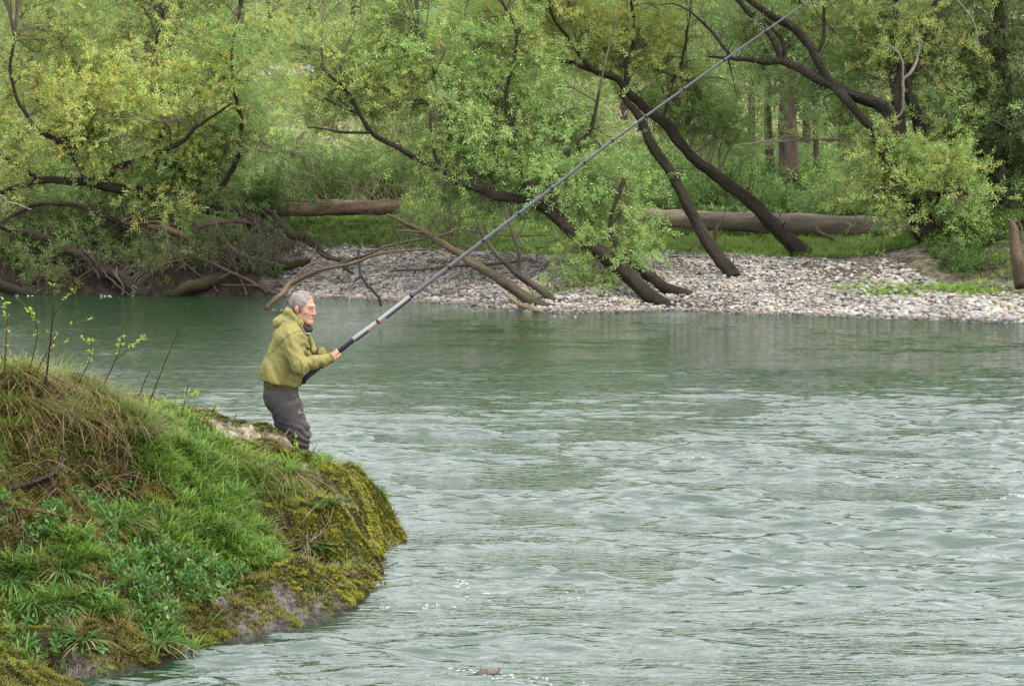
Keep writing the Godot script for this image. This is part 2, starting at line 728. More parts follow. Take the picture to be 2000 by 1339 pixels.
func bank_prepare() -> void:
	for i in range(0, RIM.size(), 2):
		rim.append(Vector2(RIM[i], RIM[i + 1]))
	var pts := []
	for q in [[0, 700, 15.5], [100, 705, 16], [200, 748, 16.3], [280, 800, 16.6], [340, 818, 17.5], [420, 836, 18.3], [500, 846, 18.3], [550, 855, 18.1], [600, 885, 17.6], [650, 920, 17.5], [700, 960, 17.6], [740, 1003, 17.9],
		[480, 900, 17.3], [450, 960, 16.8], [560, 1000, 16.7], [640, 1020, 17], [500, 1090, 15.9], [400, 1000, 16.3], [300, 900, 16.3], [300, 1000, 15.8], [300, 1100, 15.2], [350, 1200, 14.6], [150, 850, 15.9], [150, 950, 15.4],
		[150, 1050, 14.9], [150, 1150, 14.4], [100, 1250, 13.8], [0, 850, 15.2], [0, 1000, 14.7], [0, 1150, 14.2], [0, 1300, 13.6], [620, 1120, 16.2], [700, 1130, 16.4], [460, 1170, 15.3], [-200, 700, 15.2], [-200, 900, 14.4], [-200, 1150, 13.3], [-200, 1330, 12.5], [-500, 720, 14.5], [-500, 1000, 13.5]]:
		var p := at(q[0], q[1], q[2])
		pts.append(Vector3(p.x, q[2], p.y))
	for q in [[-1.8, 18.75, 0.4], [-1.3, 18.8, 0.3], [-2.6, 19.2, 0.7], [-3.5, 19.4, 0.9], [-4.5, 19.0, 1.2], [-4.5, 20.5, 0.7], [-6, 19, 1.4], [-8, 18, 1.6], [-8, 14, 1.3], [-6, 12, 0.6], [-4, 11, 0.1], [-6, 16, 1.75]]:
		pts.append(Vector3(q[0], q[1], q[2]))
	for j in bank_n.y:
		for i in bank_n.x:
			var x := bank_x0 + i * 0.1
			var zd := bank_z0 + j * 0.1
			var sum := 0.0
			var weight := 1e-9
			for p: Vector3 in pts:
				var q := (Vector2(p.x - x, p.y - zd)).length_squared()
				var w := exp(-q / 0.18) + 1e-3 / (q * q + 0.3)
				sum += w * p.z
				weight += w
			var e := rim_distance(x, zd)
			var h := sum / weight
			h = h * sm(-0.02, 0.42, e) if e > -0.02 else 0.0
			h += 0.05 * sm(0.0, 0.25, e)
			if e < 0.0:
				h = maxf(e * 1.3, -1.0)
			bank_grid.append(h)


func bank_base(x: float, zd: float) -> float:
	var fx := clampf((x - bank_x0) * 10.0, 0.0, bank_n.x - 1.001)
	var fz := clampf((zd - bank_z0) * 10.0, 0.0, bank_n.y - 1.001)
	var i := int(fx)
	var j := int(fz)
	var k := j * bank_n.x + i
	return lerpf(lerpf(bank_grid[k], bank_grid[k + 1], fx - i), lerpf(bank_grid[k + bank_n.x], bank_grid[k + bank_n.x + 1], fx - i), fz - j)


func bank(x: float, zd: float) -> float:
	var h := bank_base(x, zd)
	var w := sm(-0.1, 0.15, h)
	for l: Vector4 in lumps:
		h += w * l.w * exp(-((x - l.x) * (x - l.x) + (zd - l.y) * (zd - l.y)) / (l.z * l.z))
	h += w * (0.13 * n_a.get_noise_2d(x * 3.4, zd * 3.4) + 0.075 * n_r.get_noise_2d(x * 1.7, zd * 1.2) + 0.045 * n_b.get_noise_2d(x * 3.0, zd * 3.0) + 0.012 * n_b.get_noise_2d(x * 12.0, zd * 12.0))
	return h


func bank_hit(px: float, py: float) -> Vector3:
	var r := ray(px, py)
	var z := 11.5
	while z < 21.5:
		var p := Vector3(0, EYE, 0) + r * (z / -r.z)
		if p.y < bank(p.x, z):
			return Vector3(p.x, bank(p.x, z), -z)
		z += 0.02
	return at(px, py, 17.5)


func blot(x: float, zd: float, spots: Array) -> float:
	var best := 0.0
	for s in spots:
		best = maxf(best, exp(-(pow(x - s.x, 2.0) + pow(zd - s.y, 2.0)) / (s.z * s.z)))
	return best


var bare := []
var pale := []
var green := []
var litter := []


func bank_colour(x: float, zd: float) -> Color:
	var h := bank_base(x, zd)
	var q := n_b.get_noise_2d(x * 2.2, zd * 2.2)
	var q2 := n_a.get_noise_2d(x * 4.0 + 30.0, zd * 4.0)
	var moss := Color(0.085, 0.09, 0.013).lerp(Color(0.085, 0.065, 0.016), clampf(0.5 + 1.6 * q2, 0, 1))
	moss = moss.lerp(Color(0.05, 0.075, 0.012), clampf(1.5 * q, 0, 1))
	var soil := Color(0.05, 0.036, 0.02)
	var c := moss.lerp(soil, clampf(0.15 + 1.4 * n_b.get_noise_2d(x * 1.3 + 7.0, zd * 1.3), 0, 0.85))
	c = c.lerp(Color(0.05, 0.085, 0.015), 0.8 * blot(x, zd, green))
	c = c.lerp(Color(0.13, 0.06, 0.035), 0.8 * blot(x, zd, litter))
	c = c.lerp(Color(0.34, 0.31, 0.28), clampf(1.25 * blot(x, zd, bare) * (0.75 + 1.2 * n_b.get_noise_2d(x * 4.0, zd * 4.0 + 3.0)), 0, 1))
	c = c.lerp(Color(0.52, 0.45, 0.33), clampf(1.2 * blot(x, zd, pale) * (0.85 + 1.4 * q), 0, 1))
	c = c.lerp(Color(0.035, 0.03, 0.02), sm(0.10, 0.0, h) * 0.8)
	return c * (1.0 + 0.4 * q)


func near_bank() -> void:
	bank_prepare()
	var made := []
	for q in [[742, 1000, 0.2, 0.17], [665, 965, 0.16, 0.12], [650, 1020, 0.18, 0.17], [710, 1090, 0.15, 0.15], [590, 1010, 0.2, 0.06], [560, 1140, 0.2, 0.06], [692, 1050, 0.08, -0.24], [635, 985, 0.08, -0.16], [600, 1080, 0.12, -0.16], [700, 1000, 0.06, -0.12], [150, 890, 0.25, -0.3], [60, 910, 0.25, -0.3], [230, 910, 0.18, -0.2], [110, 790, 0.2, 0.10], [220, 815, 0.15, 0.10], [30, 760, 0.2, 0.08], [460, 910, 0.12, 0.08], [480, 965, 0.12, -0.12], [100, 1290, 0.15, -0.12], [400, 1130, 0.12, -0.08], [300, 1060, 0.15, 0.07], [450, 1150, 0.2, 0.06], [612, 872, 0.3, -0.19], [470, 848, 0.28, 0.07]]:
		var p := bank_hit(q[0], q[1])
		made.append(Vector4(p.x, -p.z, q[2], q[3]))
	lumps = made
	for s in [[590, 1215, 0.2], [640, 1222, 0.18], [540, 1240, 0.24], [430, 1175, 0.09], [455, 1165, 0.08], [560, 1190, 0.12], [620, 1195, 0.14], [680, 1195, 0.14], [150, 1325, 0.25], [500, 1262, 0.14], [545, 1170, 0.09], [250, 1330, 0.12], [480, 1230, 0.09]]:
		var p := bank_hit(s[0], s[1])
		bare.append(Vector3(p.x, -p.z, s[2]))
	for s in [[430, 842, 0.2], [480, 846, 0.26], [540, 852, 0.22], [610, 915, 0.05], [622, 935, 0.05], [655, 960, 0.045], [660, 972, 0.045], [618, 985, 0.035], [595, 875, 0.07]]:
		var p := bank_hit(s[0], s[1])
		pale.append(Vector3(p.x, -p.z, s[2]))
	for s in [[340, 850, 0.38], [400, 920, 0.3], [490, 930, 0.26], [340, 930, 0.3], [420, 985, 0.26], [470, 1080, 0.28], [430, 1040, 0.25], [625, 892, 0.12], [70, 1190, 0.2], [240, 1015, 0.14], [300, 1235, 0.12], [560, 920, 0.12], [150, 1085, 0.13], [50, 1110, 0.12], [350, 1060, 0.15], [200, 1190, 0.10]]:
		var p := bank_hit(s[0], s[1])
		green.append(Vector3(p.x, -p.z, s[2]))
	for s in [[640, 1115, 0.12], [620, 1195, 0.08], [330, 1290, 0.15], [150, 1290, 0.15], [520, 1190, 0.08]]:
		var p := bank_hit(s[0], s[1])
		litter.append(Vector3(p.x, -p.z, s[2]))
	var xs := PackedFloat32Array()
	for i in 290:
		xs.append(-8.0 + i * 0.0265)
	var zs := PackedFloat32Array()
	for i in 385:
		zs.append(10.4 + i * 0.0265)
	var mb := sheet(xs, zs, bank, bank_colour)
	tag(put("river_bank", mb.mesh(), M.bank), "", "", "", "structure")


# ---------------------------------------------------------------- gravel
func pebble(seed_: int, rings := 5, sides := 7) -> MB:
	var n := FastNoiseLite.new()
	n.seed = seed_
	n.frequency = 0.9
	var mb := MB.new()
	var flat := 0.55 + 0.25 * absf(n.get_noise_1d(50.0))
	var ids := []
	for i in rings + 1:
		var row := PackedInt32Array()
		var th := PI * i / rings
		for j in sides:
			var d := Vector3(sin(th) * cos(TAU * j / sides), cos(th), sin(th) * sin(TAU * j / sides))
			if (i == 0 or i == rings) and j > 0:
				row.append(row[0])
				continue
			var r := 0.5 * (1.0 + 0.55 * n.get_noise_3dv(d * 1.3))
			row.append(mb.vert(Vector3(d.x * 1.15, d.y * flat, d.z * 0.85) * r, Color.WHITE))
		ids.append(row)
	for i in rings:
		for j in sides:
			var a: int = ids[i][j]
			var b: int = ids[i][(j + 1) % sides]
			var c: int = ids[i + 1][j]
			var e: int = ids[i + 1][(j + 1) % sides]
			if i > 0:
				mb.tri(a, c, b)
			if i < rings - 1:
				mb.tri(b, c, e)
	return mb


func stone_colour() -> Color:
	var k := rng.randf()
	var c := Color(0.44, 0.42, 0.39)
	if k < 0.22:
		c = Color(0.42, 0.34, 0.23)
	elif k < 0.38:
		c = Color(0.24, 0.225, 0.21)
	elif k < 0.58:
		c = Color(0.60, 0.585, 0.56)
	elif k < 0.66:
		c = Color(0.36, 0.25, 0.19)
	return shade(c.lerp(Color(0.38, 0.345, 0.32), 0.35) * 0.84, 0.26)


func gravel_amount(x: float, zd: float) -> float:
	var u := zd - shore(x)
	var left := sm(-5.2, -4.4, x)
	var top := lerpf(5.6, 6.2, sm(0.0, 3.0, x))
	top = lerpf(top, 4.6, sm(5.0, 7.5, x))
	top = lerpf(top, 2.0, sm(7.6, 9.0, x))
	var k := left * sm(-0.5, -0.1, u) * sm(top + 0.5, top - 0.5, u + 0.7 * n_a.get_noise_2d(x * 3.0, zd * 3.0))
	k *= 1.0 - 0.92 * exp(-pow((x - 6.9) / 1.6, 2.0) - pow((u - 4.1) / 1.0, 2.0))
	k *= 1.0 - 0.8 * exp(-pow((x - 3.5) / 1.2, 2.0) - pow((u - 0.6) / 0.5, 2.0))
	k *= 1.0 - 0.85 * grass_share(x, zd, u) * sm(1.0, 0.0, u - 4.0)
	return k


func gravel() -> void:
	var variants := []
	for i in 5:
		variants.append(pebble(100 + i).mesh())
	var bed := thing("gravel_bank", "", "", Vector3.ZERO)
	tag(bed, "", "", "", "structure")
	var where := [[], [], [], [], []]
	var tint := [PackedColorArray(), PackedColorArray(), PackedColorArray(), PackedColorArray(), PackedColorArray()]
	var big := 0
	var tone_mats := []
	for i in 12:
		var m := M.stone.duplicate() as StandardMaterial3D
		m.vertex_color_use_as_albedo = false
		m.albedo_color = stone_colour().linear_to_srgb()
		tone_mats.append(m)
	var tries := 0
	while big < 280 and tries < 6000:
		tries += 1
		var x := rng.randf_range(-4.0, 11.5) if big < 120 else rng.randf_range(6.0, 11.5)
		var zd := shore(x) + rng.randf_range(-0.15, 4.5)
		if rng.randf() > gravel_amount(x, zd):
			continue
		var k := rng.randf_range(0.085, 0.14) * lerpf(0.9, 1.35, sm(5.0, 9.0, x))
		var o := put("stone", variants[rng.randi() % 5], tone_mats[rng.randi() % 12], bed)
		o.transform = Transform3D(Basis.from_euler(Vector3(rng.randf_range(-0.3, 0.3), rng.randf() * TAU, rng.randf_range(-0.3, 0.3))).scaled(Vector3.ONE * k), on_ground(x, zd, k * 0.2))
		big += 1
	for i in 90000:
		var x := rng.randf_range(-5.2, 13.5)
		var zd := shore(x) + rng.randf_range(-0.3, 6.6)
		if rng.randf() > gravel_amount(x, zd):
			continue
		var k := 0.03 + 0.11 * pow(rng.randf(), 2.6)
		k *= lerpf(0.75, 1.12, sm(5.0, 9.0, x))
		var t := rng.randi() % 5
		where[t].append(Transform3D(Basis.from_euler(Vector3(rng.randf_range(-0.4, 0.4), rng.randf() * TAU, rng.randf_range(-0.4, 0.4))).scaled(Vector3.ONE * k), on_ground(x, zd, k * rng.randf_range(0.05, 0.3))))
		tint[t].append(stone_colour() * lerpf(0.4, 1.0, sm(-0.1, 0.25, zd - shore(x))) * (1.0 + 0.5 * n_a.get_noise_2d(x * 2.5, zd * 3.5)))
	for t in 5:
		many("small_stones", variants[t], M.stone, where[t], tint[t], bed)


# ---------------------------------------------------------------- leaves
var sprig: ArrayMesh
var catkins: ArrayMesh
var leaf_clump: ArrayMesh
var weed: ArrayMesh
const GREEN := Color(0.16, 0.27, 0.058)
const SILVER := Color(0.28, 0.39, 0.15)
const YELLOW := Color(0.50, 0.45, 0.11)
const BARK := Color(0.062, 0.05, 0.038)
const MOSSY := Color(0.075, 0.07, 0.03)


func shapes() -> void:
	var mb := MB.new()
	for i in 9:
		var t := 0.02 + 0.2 * i / 9.0
		var a := i * 2.4
		var along := Vector3(cos(a) * 0.75, 0.75, sin(a) * 0.75).normalized()
		var side := along.cross(Vector3(sin(a * 1.7), 0.3, cos(a))).normalized()
		mb.leaf(Vector3(0, t, 0), along, side, 0.088 - 0.02 * t, 0.022, 0.25, Color.WHITE)
	sprig = mb.mesh()
	mb = MB.new()
	for i in 7:
		var t := 0.02 + 0.17 * i / 7.0
		var a := i * 2.1
		var along := Vector3(cos(a) * 0.8, 0.6, sin(a) * 0.8).normalized()
		var side := along.cross(Vector3(sin(a * 1.3), 0.3, cos(a))).normalized()
		mb.leaf(Vector3(0, t, 0), along, side, 0.05, 0.017, 0.0, Color.WHITE)
		mb.leaf(Vector3(0, t, 0), along, along.cross(side), 0.05, 0.017, 0.0, Color.WHITE)
	catkins = mb.mesh()
	mb = MB.new()
	var r := RandomNumberGenerator.new()
	r.seed = 5
	for i in 16:
		var d := Vector3(r.randfn(), r.randfn(), r.randfn()).normalized()
		var along := (d + Vector3(r.randfn(), r.randfn(), r.randfn()) * 0.4).normalized()
		var side := along.cross(Vector3(r.randfn(), r.randfn(), r.randfn())).normalized()
		mb.leaf(d * r.randf_range(0.05, 0.32), along, side, r.randf_range(0.12, 0.2), 0.075, 0.2, Color.WHITE)
	leaf_clump = mb.mesh()
	mb = MB.new()
	for i in 10:
		var a := i * 2.4
		var e := 0.35 + 0.5 * r.randf()
		var along := Vector3(cos(a) * cos(e), sin(e), sin(a) * cos(e))
		var side := Vector3(-sin(a), 0, cos(a))
		mb.leaf(Vector3(0, 0.02 + 0.02 * i, 0), along, side, r.randf_range(0.07, 0.13), 0.05, 0.3, Color.WHITE)
	weed = mb.mesh()


func turned(along: Vector3, scale_: float) -> Basis:
	var y := along.normalized()
	var x := y.cross(Vector3(rng.randfn(), rng.randfn(), rng.randfn())).normalized()
	return Basis(x, y, x.cross(y)).scaled_local(Vector3.ONE * scale_)


func limb_of(q: Array, base: Vector3, called: String, parent: Node3D, col: Color, samples: Array, moss := true) -> void:
	var raw := PackedVector3Array()
	var rad := PackedFloat32Array()
	for p in q:
		raw.append(at(p[0], p[1], p[2]) - base)
		rad.append(p[3] * 0.45 * p[2] / F)
	var c := curve(raw, rad, 7)
	var pts: PackedVector3Array = c[0]
	for i in pts.size():
		var k := minf(1.0, i / 3.0)
		pts[i] += Vector3(n_b.get_noise_3dv((pts[i] + base) * 1.2), n_b.get_noise_3dv((pts[i] + base) * 1.2 + Vector3(9, 0, 0)), n_b.get_noise_3dv((pts[i] + base) * 1.2 + Vector3(0, 9, 0))) * 0.05 * k
	for i in pts.size():
		samples.append([pts[i], c[1][i]])
	var mb := MB.new()
	mb.tube(pts, c[1], 12, col, (col * 0.9).lerp(MOSSY, 0.4 if moss else 0.0), 0.30, n_b)
	# broken stubs and short shoots along it
	for i in int(pts.size() * 0.35):
		var k := rng.randi_range(1, pts.size() - 2)
		var d := (rv() + Vector3.UP * 0.5).normalized()
		var l := rng.randf_range(0.05, 0.12) if rng.randf() < 0.4 else rng.randf_range(0.3, 0.9)
		var r0: float = minf(c[1][k] * 0.4, 0.03 if l < 0.2 else 0.010)
		mb.tube(PackedVector3Array([pts[k], pts[k] + d * (l * 0.5 + c[1][k]), pts[k] + (d + rv() * 0.25) * (l + c[1][k])]), PackedFloat32Array([r0, r0 * 0.8, r0 * 0.4]), 5, col * 1.2, col * 1.5, 0.2, n_b)
	put(called, mb.mesh(), M.bark, parent)


# limbs: rows of [px, py, depth, width]; clumps: [px, py, depth, half width, half height, boughs, twigs, yellow, tone]
func willow(label: String, base: Vector3, limbs: Array, clumps: Array, group := "willows on the far bank") -> void:
	var t := thing("willow_tree", label, "tree", base, group)
	var samples := []
	for i in limbs.size():
		limb_of(limbs[i], base, "trunk" if i == 0 else "limb", t, BARK, samples)
	var wood := MB.new()
	var where := []
	var tint := PackedColorArray()
	var where_y := []
	var tint_y := PackedColorArray()
	for c in clumps:
		var z: float = c[2]
		var mid := at(c[0], c[1], z + 0.85) - base
		var size := Vector3(c[3], c[4], 0.0) * z / F
		size.z = maxf(0.7, minf(size.x, 1.6))
		var boughs := []
		for b in c[5]:
			var d := Vector3(rng.randfn(), rng.randfn(), rng.randfn()) * 0.58
			var goal := mid + d * size
			var best := 1e9
			var from := Vector3.ZERO
			var r0 := 0.02
			for s in samples:
				var q: float = goal.distance_to(s[0]) + rng.randf() * 0.8
				if q < best:
					best = q
					from = s[0]
					r0 = s[1]
			var reach := goal - from
			var bend := from + reach * 0.45 + Vector3(rng.randfn() * 0.12, 0.16 + rng.randfn() * 0.06, rng.randfn() * 0.12) * reach.length()
			var raw := PackedVector3Array([from, bend, goal])
			var k := minf(r0 * 0.8, 0.008 + 0.011 * reach.length())
			var cv := curve(raw, PackedFloat32Array([k, k * 0.6, 0.004]), 4)
			wood.tube(cv[0], cv[1], 5, BARK * 1.25, BARK * 1.9, 0.1, n_b, false)
			boughs.append(cv[0])
		for w in int(c[6] * 1.4):
			var bp: PackedVector3Array = boughs[rng.randi() % boughs.size()]
			var k := rng.randf_range(0.35, 1.0)
			var i := mini(int(k * (bp.size() - 1)), bp.size() - 2)
			var from := bp[i].lerp(bp[i + 1], rng.randf())
			var dir := (bp[i + 1] - bp[i]).normalized() * 0.7 + Vector3(rng.randfn(), rng.randfn() * 0.6 + 0.55, rng.randfn()) * 0.75
			# keep the twig heading into the clump
			var out := (mid + rv() * size * 1.25 - from)
			dir = (dir.normalized() + out.normalized() * 0.9).normalized()
			var length := minf(rng.randf_range(0.5, 1.5), 0.5 + out.length())
			var a := from + dir * length * 0.5
			var e := a + (dir + Vector3(rng.randfn() * 0.25, rng.randf_range(-0.75, 0.15), rng.randfn() * 0.25)).normalized() * length * 0.5
			wood.tube(PackedVector3Array([from, a, e]), PackedFloat32Array([0.006, 0.004, 0.002]), 3, BARK * 1.6, Color(0.11, 0.10, 0.035), 0.0, null, false)
			if rng.randf() < 0.2:
				continue
			var n := int(length * 9.0) + 1
			var yellow: float = c[7] * 1.1 + 0.4 * n_a.get_noise_3dv((from + base) * 2.2)
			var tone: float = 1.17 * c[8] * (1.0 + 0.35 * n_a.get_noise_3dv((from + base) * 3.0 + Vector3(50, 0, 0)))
			var silver := clampf(0.5 + 1.2 * n_a.get_noise_3dv((from + base) * 1.6 + Vector3(0, 70, 0)), 0.0, 1.0)
			for j in n:
				var f := 0.25 + 0.75 * (j + rng.randf()) / n
				var p := from.lerp(a, f * 2.0) if f < 0.5 else a.lerp(e, f * 2.0 - 1.0)
				var along := (dir * 0.5 + Vector3(rng.randfn(), rng.randfn() + 0.25, rng.randfn()) * 0.6).normalized()
				if rng.randf() < yellow:
					where_y.append(Transform3D(turned(along, rng.randf_range(0.8, 1.25)), p))
					tint_y.append(shade(YELLOW * tone, 0.2))
					if rng.randf() < 0.55:
						continue
				where.append(Transform3D(turned(along, rng.randf_range(0.5, 1.35)), p))
				tint.append(shade(GREEN.lerp(SILVER, silver).lerp(Color(0.36, 0.40, 0.13), clampf(yellow * 1.0, 0.0, 0.7)) * tone, 0.22))
	tag(put("branches", wood.mesh(), M.twig, t), "", "", "", "stuff")
	many("crown", sprig, M.leaf, where, tint, t)
	if where_y.size() > 5:
		many("catkins", catkins, M.leaf, where_y, tint_y, t)


func willows() -> void:
	willow("willow with a long low limb across the left end of the far bank", at(530, 455, 51.8), [
		[[530, 455, 51.8, 40], [480, 428, 51.6, 34], [430, 411, 51.3, 31], [400, 404, 51, 30], [330, 385, 50.5, 26], [250, 371, 50, 23], [170, 357, 50, 19], [80, 352, 50, 15], [0, 372, 50, 12], [-90, 352, 50, 9]],
		[[204, 358, 50, 17], [222, 334, 50, 15], [256, 317, 50, 15], [292, 306, 49.8, 12], [323, 290, 49.6, 12], [354, 276, 49.4, 10], [374, 253, 49.4, 9], [393, 239, 49.4, 6], [448, 204, 49.2, 4]],
		[[330, 385, 50.5, 14], [305, 300, 50.5, 12], [330, 220, 50.5, 9], [300, 120, 50.5, 7], [320, 20, 50.5, 5]],
		[[170, 357, 50, 14], [130, 290, 50, 12], [60, 240, 50, 9], [20, 150, 50, 7], [30, 60, 50, 5]],
		[[80, 352, 50, 10], [0, 300, 49.6, 8], [-70, 230, 49.6, 6], [-120, 100, 49.6, 4]],
		[[400, 404, 51, 14], [455, 330, 51, 11], [470, 240, 51, 9], [450, 120, 51, 7], [470, 10, 51, 4]]],
		[[60, 230, 50, 130, 90, 9, 150, 0.42, 1.22], [200, 190, 50, 120, 80, 9, 150, 0.45, 1.22], [330, 190, 49.6, 120, 80, 9, 150, 0.42, 1.22], [430, 150, 49.8, 95, 85, 8, 120, 0.25, 1.12],
		[120, 110, 50.4, 130, 60, 8, 110, 0.35, 1.0], [300, 80, 50.6, 120, 60, 8, 110, 0.3, 1.0], [40, 320, 49.6, 90, 50, 7, 100, 0.42, 1.05], [150, 300, 49.6, 90, 55, 7, 100, 0.35, 1.0], [250, 260, 49.6, 100, 55, 7, 110, 0.35, 1.05],
		[370, 300, 50.5, 110, 70, 8, 140, 0.05, 0.9], [460, 290, 51.2, 75, 80, 7, 110, 0.0, 0.95], [470, 210, 51, 60, 70, 6, 80, 0.12, 1.05], [300, 385, 49.4, 55, 45, 5, 45, 0.5, 1.1], [40, 395, 49.5, 60, 40, 5, 40, 0.4, 1.0], [280, 440, 49.3, 30, 30, 3, 14, 0.2, 1.0],
		[200, 10, 50.6, 260, 70, 9, 130, 0.3, 1.0], [440, 10, 51, 110, 70, 6, 80, 0.2, 1.0], [120, -130, 50.6, 320, 110, 10, 160, 0.3, 1.0], [380, -140, 51, 200, 110, 8, 110, 0.25, 1.0], [-90, 150, 50, 90, 160, 7, 90, 0.4, 1.0], [60, -300, 51, 260, 110, 9, 110, 0.3, 1.0], [400, -310, 51.5, 230, 110, 9, 110, 0.2, 1.0]])
	willow("shaded dark willow leaning into the water at the far left", at(290, 578, 48.6), [
		[[292, 580, 48.4, 30], [251, 556, 48.6, 28], [202, 524, 48.8, 25], [148, 493, 49, 21], [90, 466, 49.2, 18], [0, 440, 49.2, 14], [-80, 400, 49.2, 10]],
		[[250, 441, 50, 14], [225, 430, 49.8, 13], [180, 412, 49.6, 12], [135, 399, 49.4, 10], [60, 402, 49.4, 9], [0, 436, 49.2, 7]],
		[[80, 579, 48.6, 24], [40, 569, 48.7, 22], [0, 556, 48.8, 20], [-60, 520, 49, 16]]],
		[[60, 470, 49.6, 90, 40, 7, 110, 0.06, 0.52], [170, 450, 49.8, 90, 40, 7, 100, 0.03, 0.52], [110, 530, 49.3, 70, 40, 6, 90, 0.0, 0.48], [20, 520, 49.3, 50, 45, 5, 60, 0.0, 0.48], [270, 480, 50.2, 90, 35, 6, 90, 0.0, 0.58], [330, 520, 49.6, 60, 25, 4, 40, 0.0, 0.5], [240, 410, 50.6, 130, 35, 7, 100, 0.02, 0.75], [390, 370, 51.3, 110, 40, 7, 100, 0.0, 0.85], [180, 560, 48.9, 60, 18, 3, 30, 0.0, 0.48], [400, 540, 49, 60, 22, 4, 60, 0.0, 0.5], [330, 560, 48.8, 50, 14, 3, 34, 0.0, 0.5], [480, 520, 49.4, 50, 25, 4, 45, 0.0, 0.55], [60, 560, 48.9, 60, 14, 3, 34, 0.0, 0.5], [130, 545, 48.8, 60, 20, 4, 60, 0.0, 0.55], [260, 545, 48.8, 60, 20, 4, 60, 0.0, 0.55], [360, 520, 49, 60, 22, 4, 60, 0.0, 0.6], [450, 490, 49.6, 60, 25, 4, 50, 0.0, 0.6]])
	willow("willow leaning left over the middle of the gravel with one long slanting limb", at(1318, 605, 44.3), [
		[[1320, 608, 44.2, 24], [1280, 585, 44.4, 30], [1235, 545, 44.8, 33], [1188, 505, 45.3, 34], [1130, 465, 46, 30], [1080, 415, 46.5, 27], [1045, 395, 46.7, 24], [985, 385, 46.7, 20], [944, 375, 46.7, 17], [887, 349, 46.7, 15], [858, 327, 46.7, 14], [810, 306, 46.7, 13], [777, 287, 46.7, 12], [724, 258, 46.7, 11], [686, 191, 46.7, 8], [629, 134, 46.7, 4]],
		[[724, 259, 46.7, 7], [690, 258, 46.6, 6], [657, 256, 46.5, 5], [600, 248, 46.4, 3]],
		[[700, 220, 46.7, 6], [660, 205, 46.7, 5], [630, 190, 46.7, 3]],
		[[1130, 465, 46, 18], [1060, 400, 46.4, 16], [1016, 339, 46.8, 14], [1010, 280, 47, 11], [990, 190, 47.2, 9], [1010, 80, 47.4, 6], [980, 0, 47.4, 4]],
		[[1060, 400, 46.4, 14], [1090, 320, 47, 11], [1150, 260, 47.2, 9], [1170, 180, 47.3, 6]],
		[[1350, 582, 45, 26], [1290, 553, 45.2, 24], [1240, 520, 45.6, 20], [1200, 470, 46, 14], [1195, 420, 46.2, 10], [1220, 350, 46.4, 7]],
		[[858, 327, 46.7, 8], [840, 250, 46.8, 7], [850, 160, 47, 5], [820, 60, 47, 4]]],
		[[680, 150, 46.7, 90, 80, 8, 130, 0.3, 1.08], [780, 170, 46.8, 90, 80, 8, 130, 0.2, 1.05], [620, 120, 46.7, 70, 80, 6, 80, 0.25, 1.05], [640, 230, 46.5, 60, 40, 5, 45, 0.3, 1.0], [870, 230, 46.9, 90, 80, 8, 130, 0.06, 1.05], [960, 220, 47, 90, 80, 9, 150, 0.03, 1.08], [1050, 250, 47, 90, 80, 9, 150, 0.02, 1.05], [1120, 285, 47, 62, 60, 8, 110, 0.02, 1.02],
		[880, 320, 46.6, 80, 50, 7, 90, 0.12, 0.98], [980, 330, 46.8, 80, 50, 7, 100, 0.02, 1.0], [1080, 360, 46.4, 80, 55, 7, 110, 0.0, 0.98], [1150, 400, 46.2, 50, 45, 7, 90, 0.0, 0.98], [1205, 375, 46.4, 40, 40, 6, 50, 0.0, 0.98], [1215, 445, 45.8, 38, 35, 6, 45, 0.0, 0.98], [1150, 480, 45.3, 40, 32, 6, 40, 0.0, 0.95], [1225, 525, 44.8, 34, 26, 5, 34, 0.0, 0.95], [1140, 540, 44.8, 34, 24, 4, 18, 0.0, 0.9], [1120, 580, 44.2, 40, 18, 3, 20, 0.0, 0.8],
		[960, 390, 46.6, 90, 30, 6, 60, 0.06, 0.9], [820, 90, 47, 90, 60, 6, 80, 0.12, 1.05], [960, 110, 47.2, 90, 60, 7, 100, 0.12, 1.05], [740, 60, 47, 80, 50, 5, 60, 0.2, 1.0], [900, 400, 46.5, 60, 30, 4, 35, 0.03, 0.85], [760, -120, 47, 220, 120, 8, 110, 0.2, 1.0], [990, -110, 47.3, 160, 120, 8, 110, 0.2, 1.0], [820, -290, 47.6, 220, 110, 9, 110, 0.2, 1.0]])
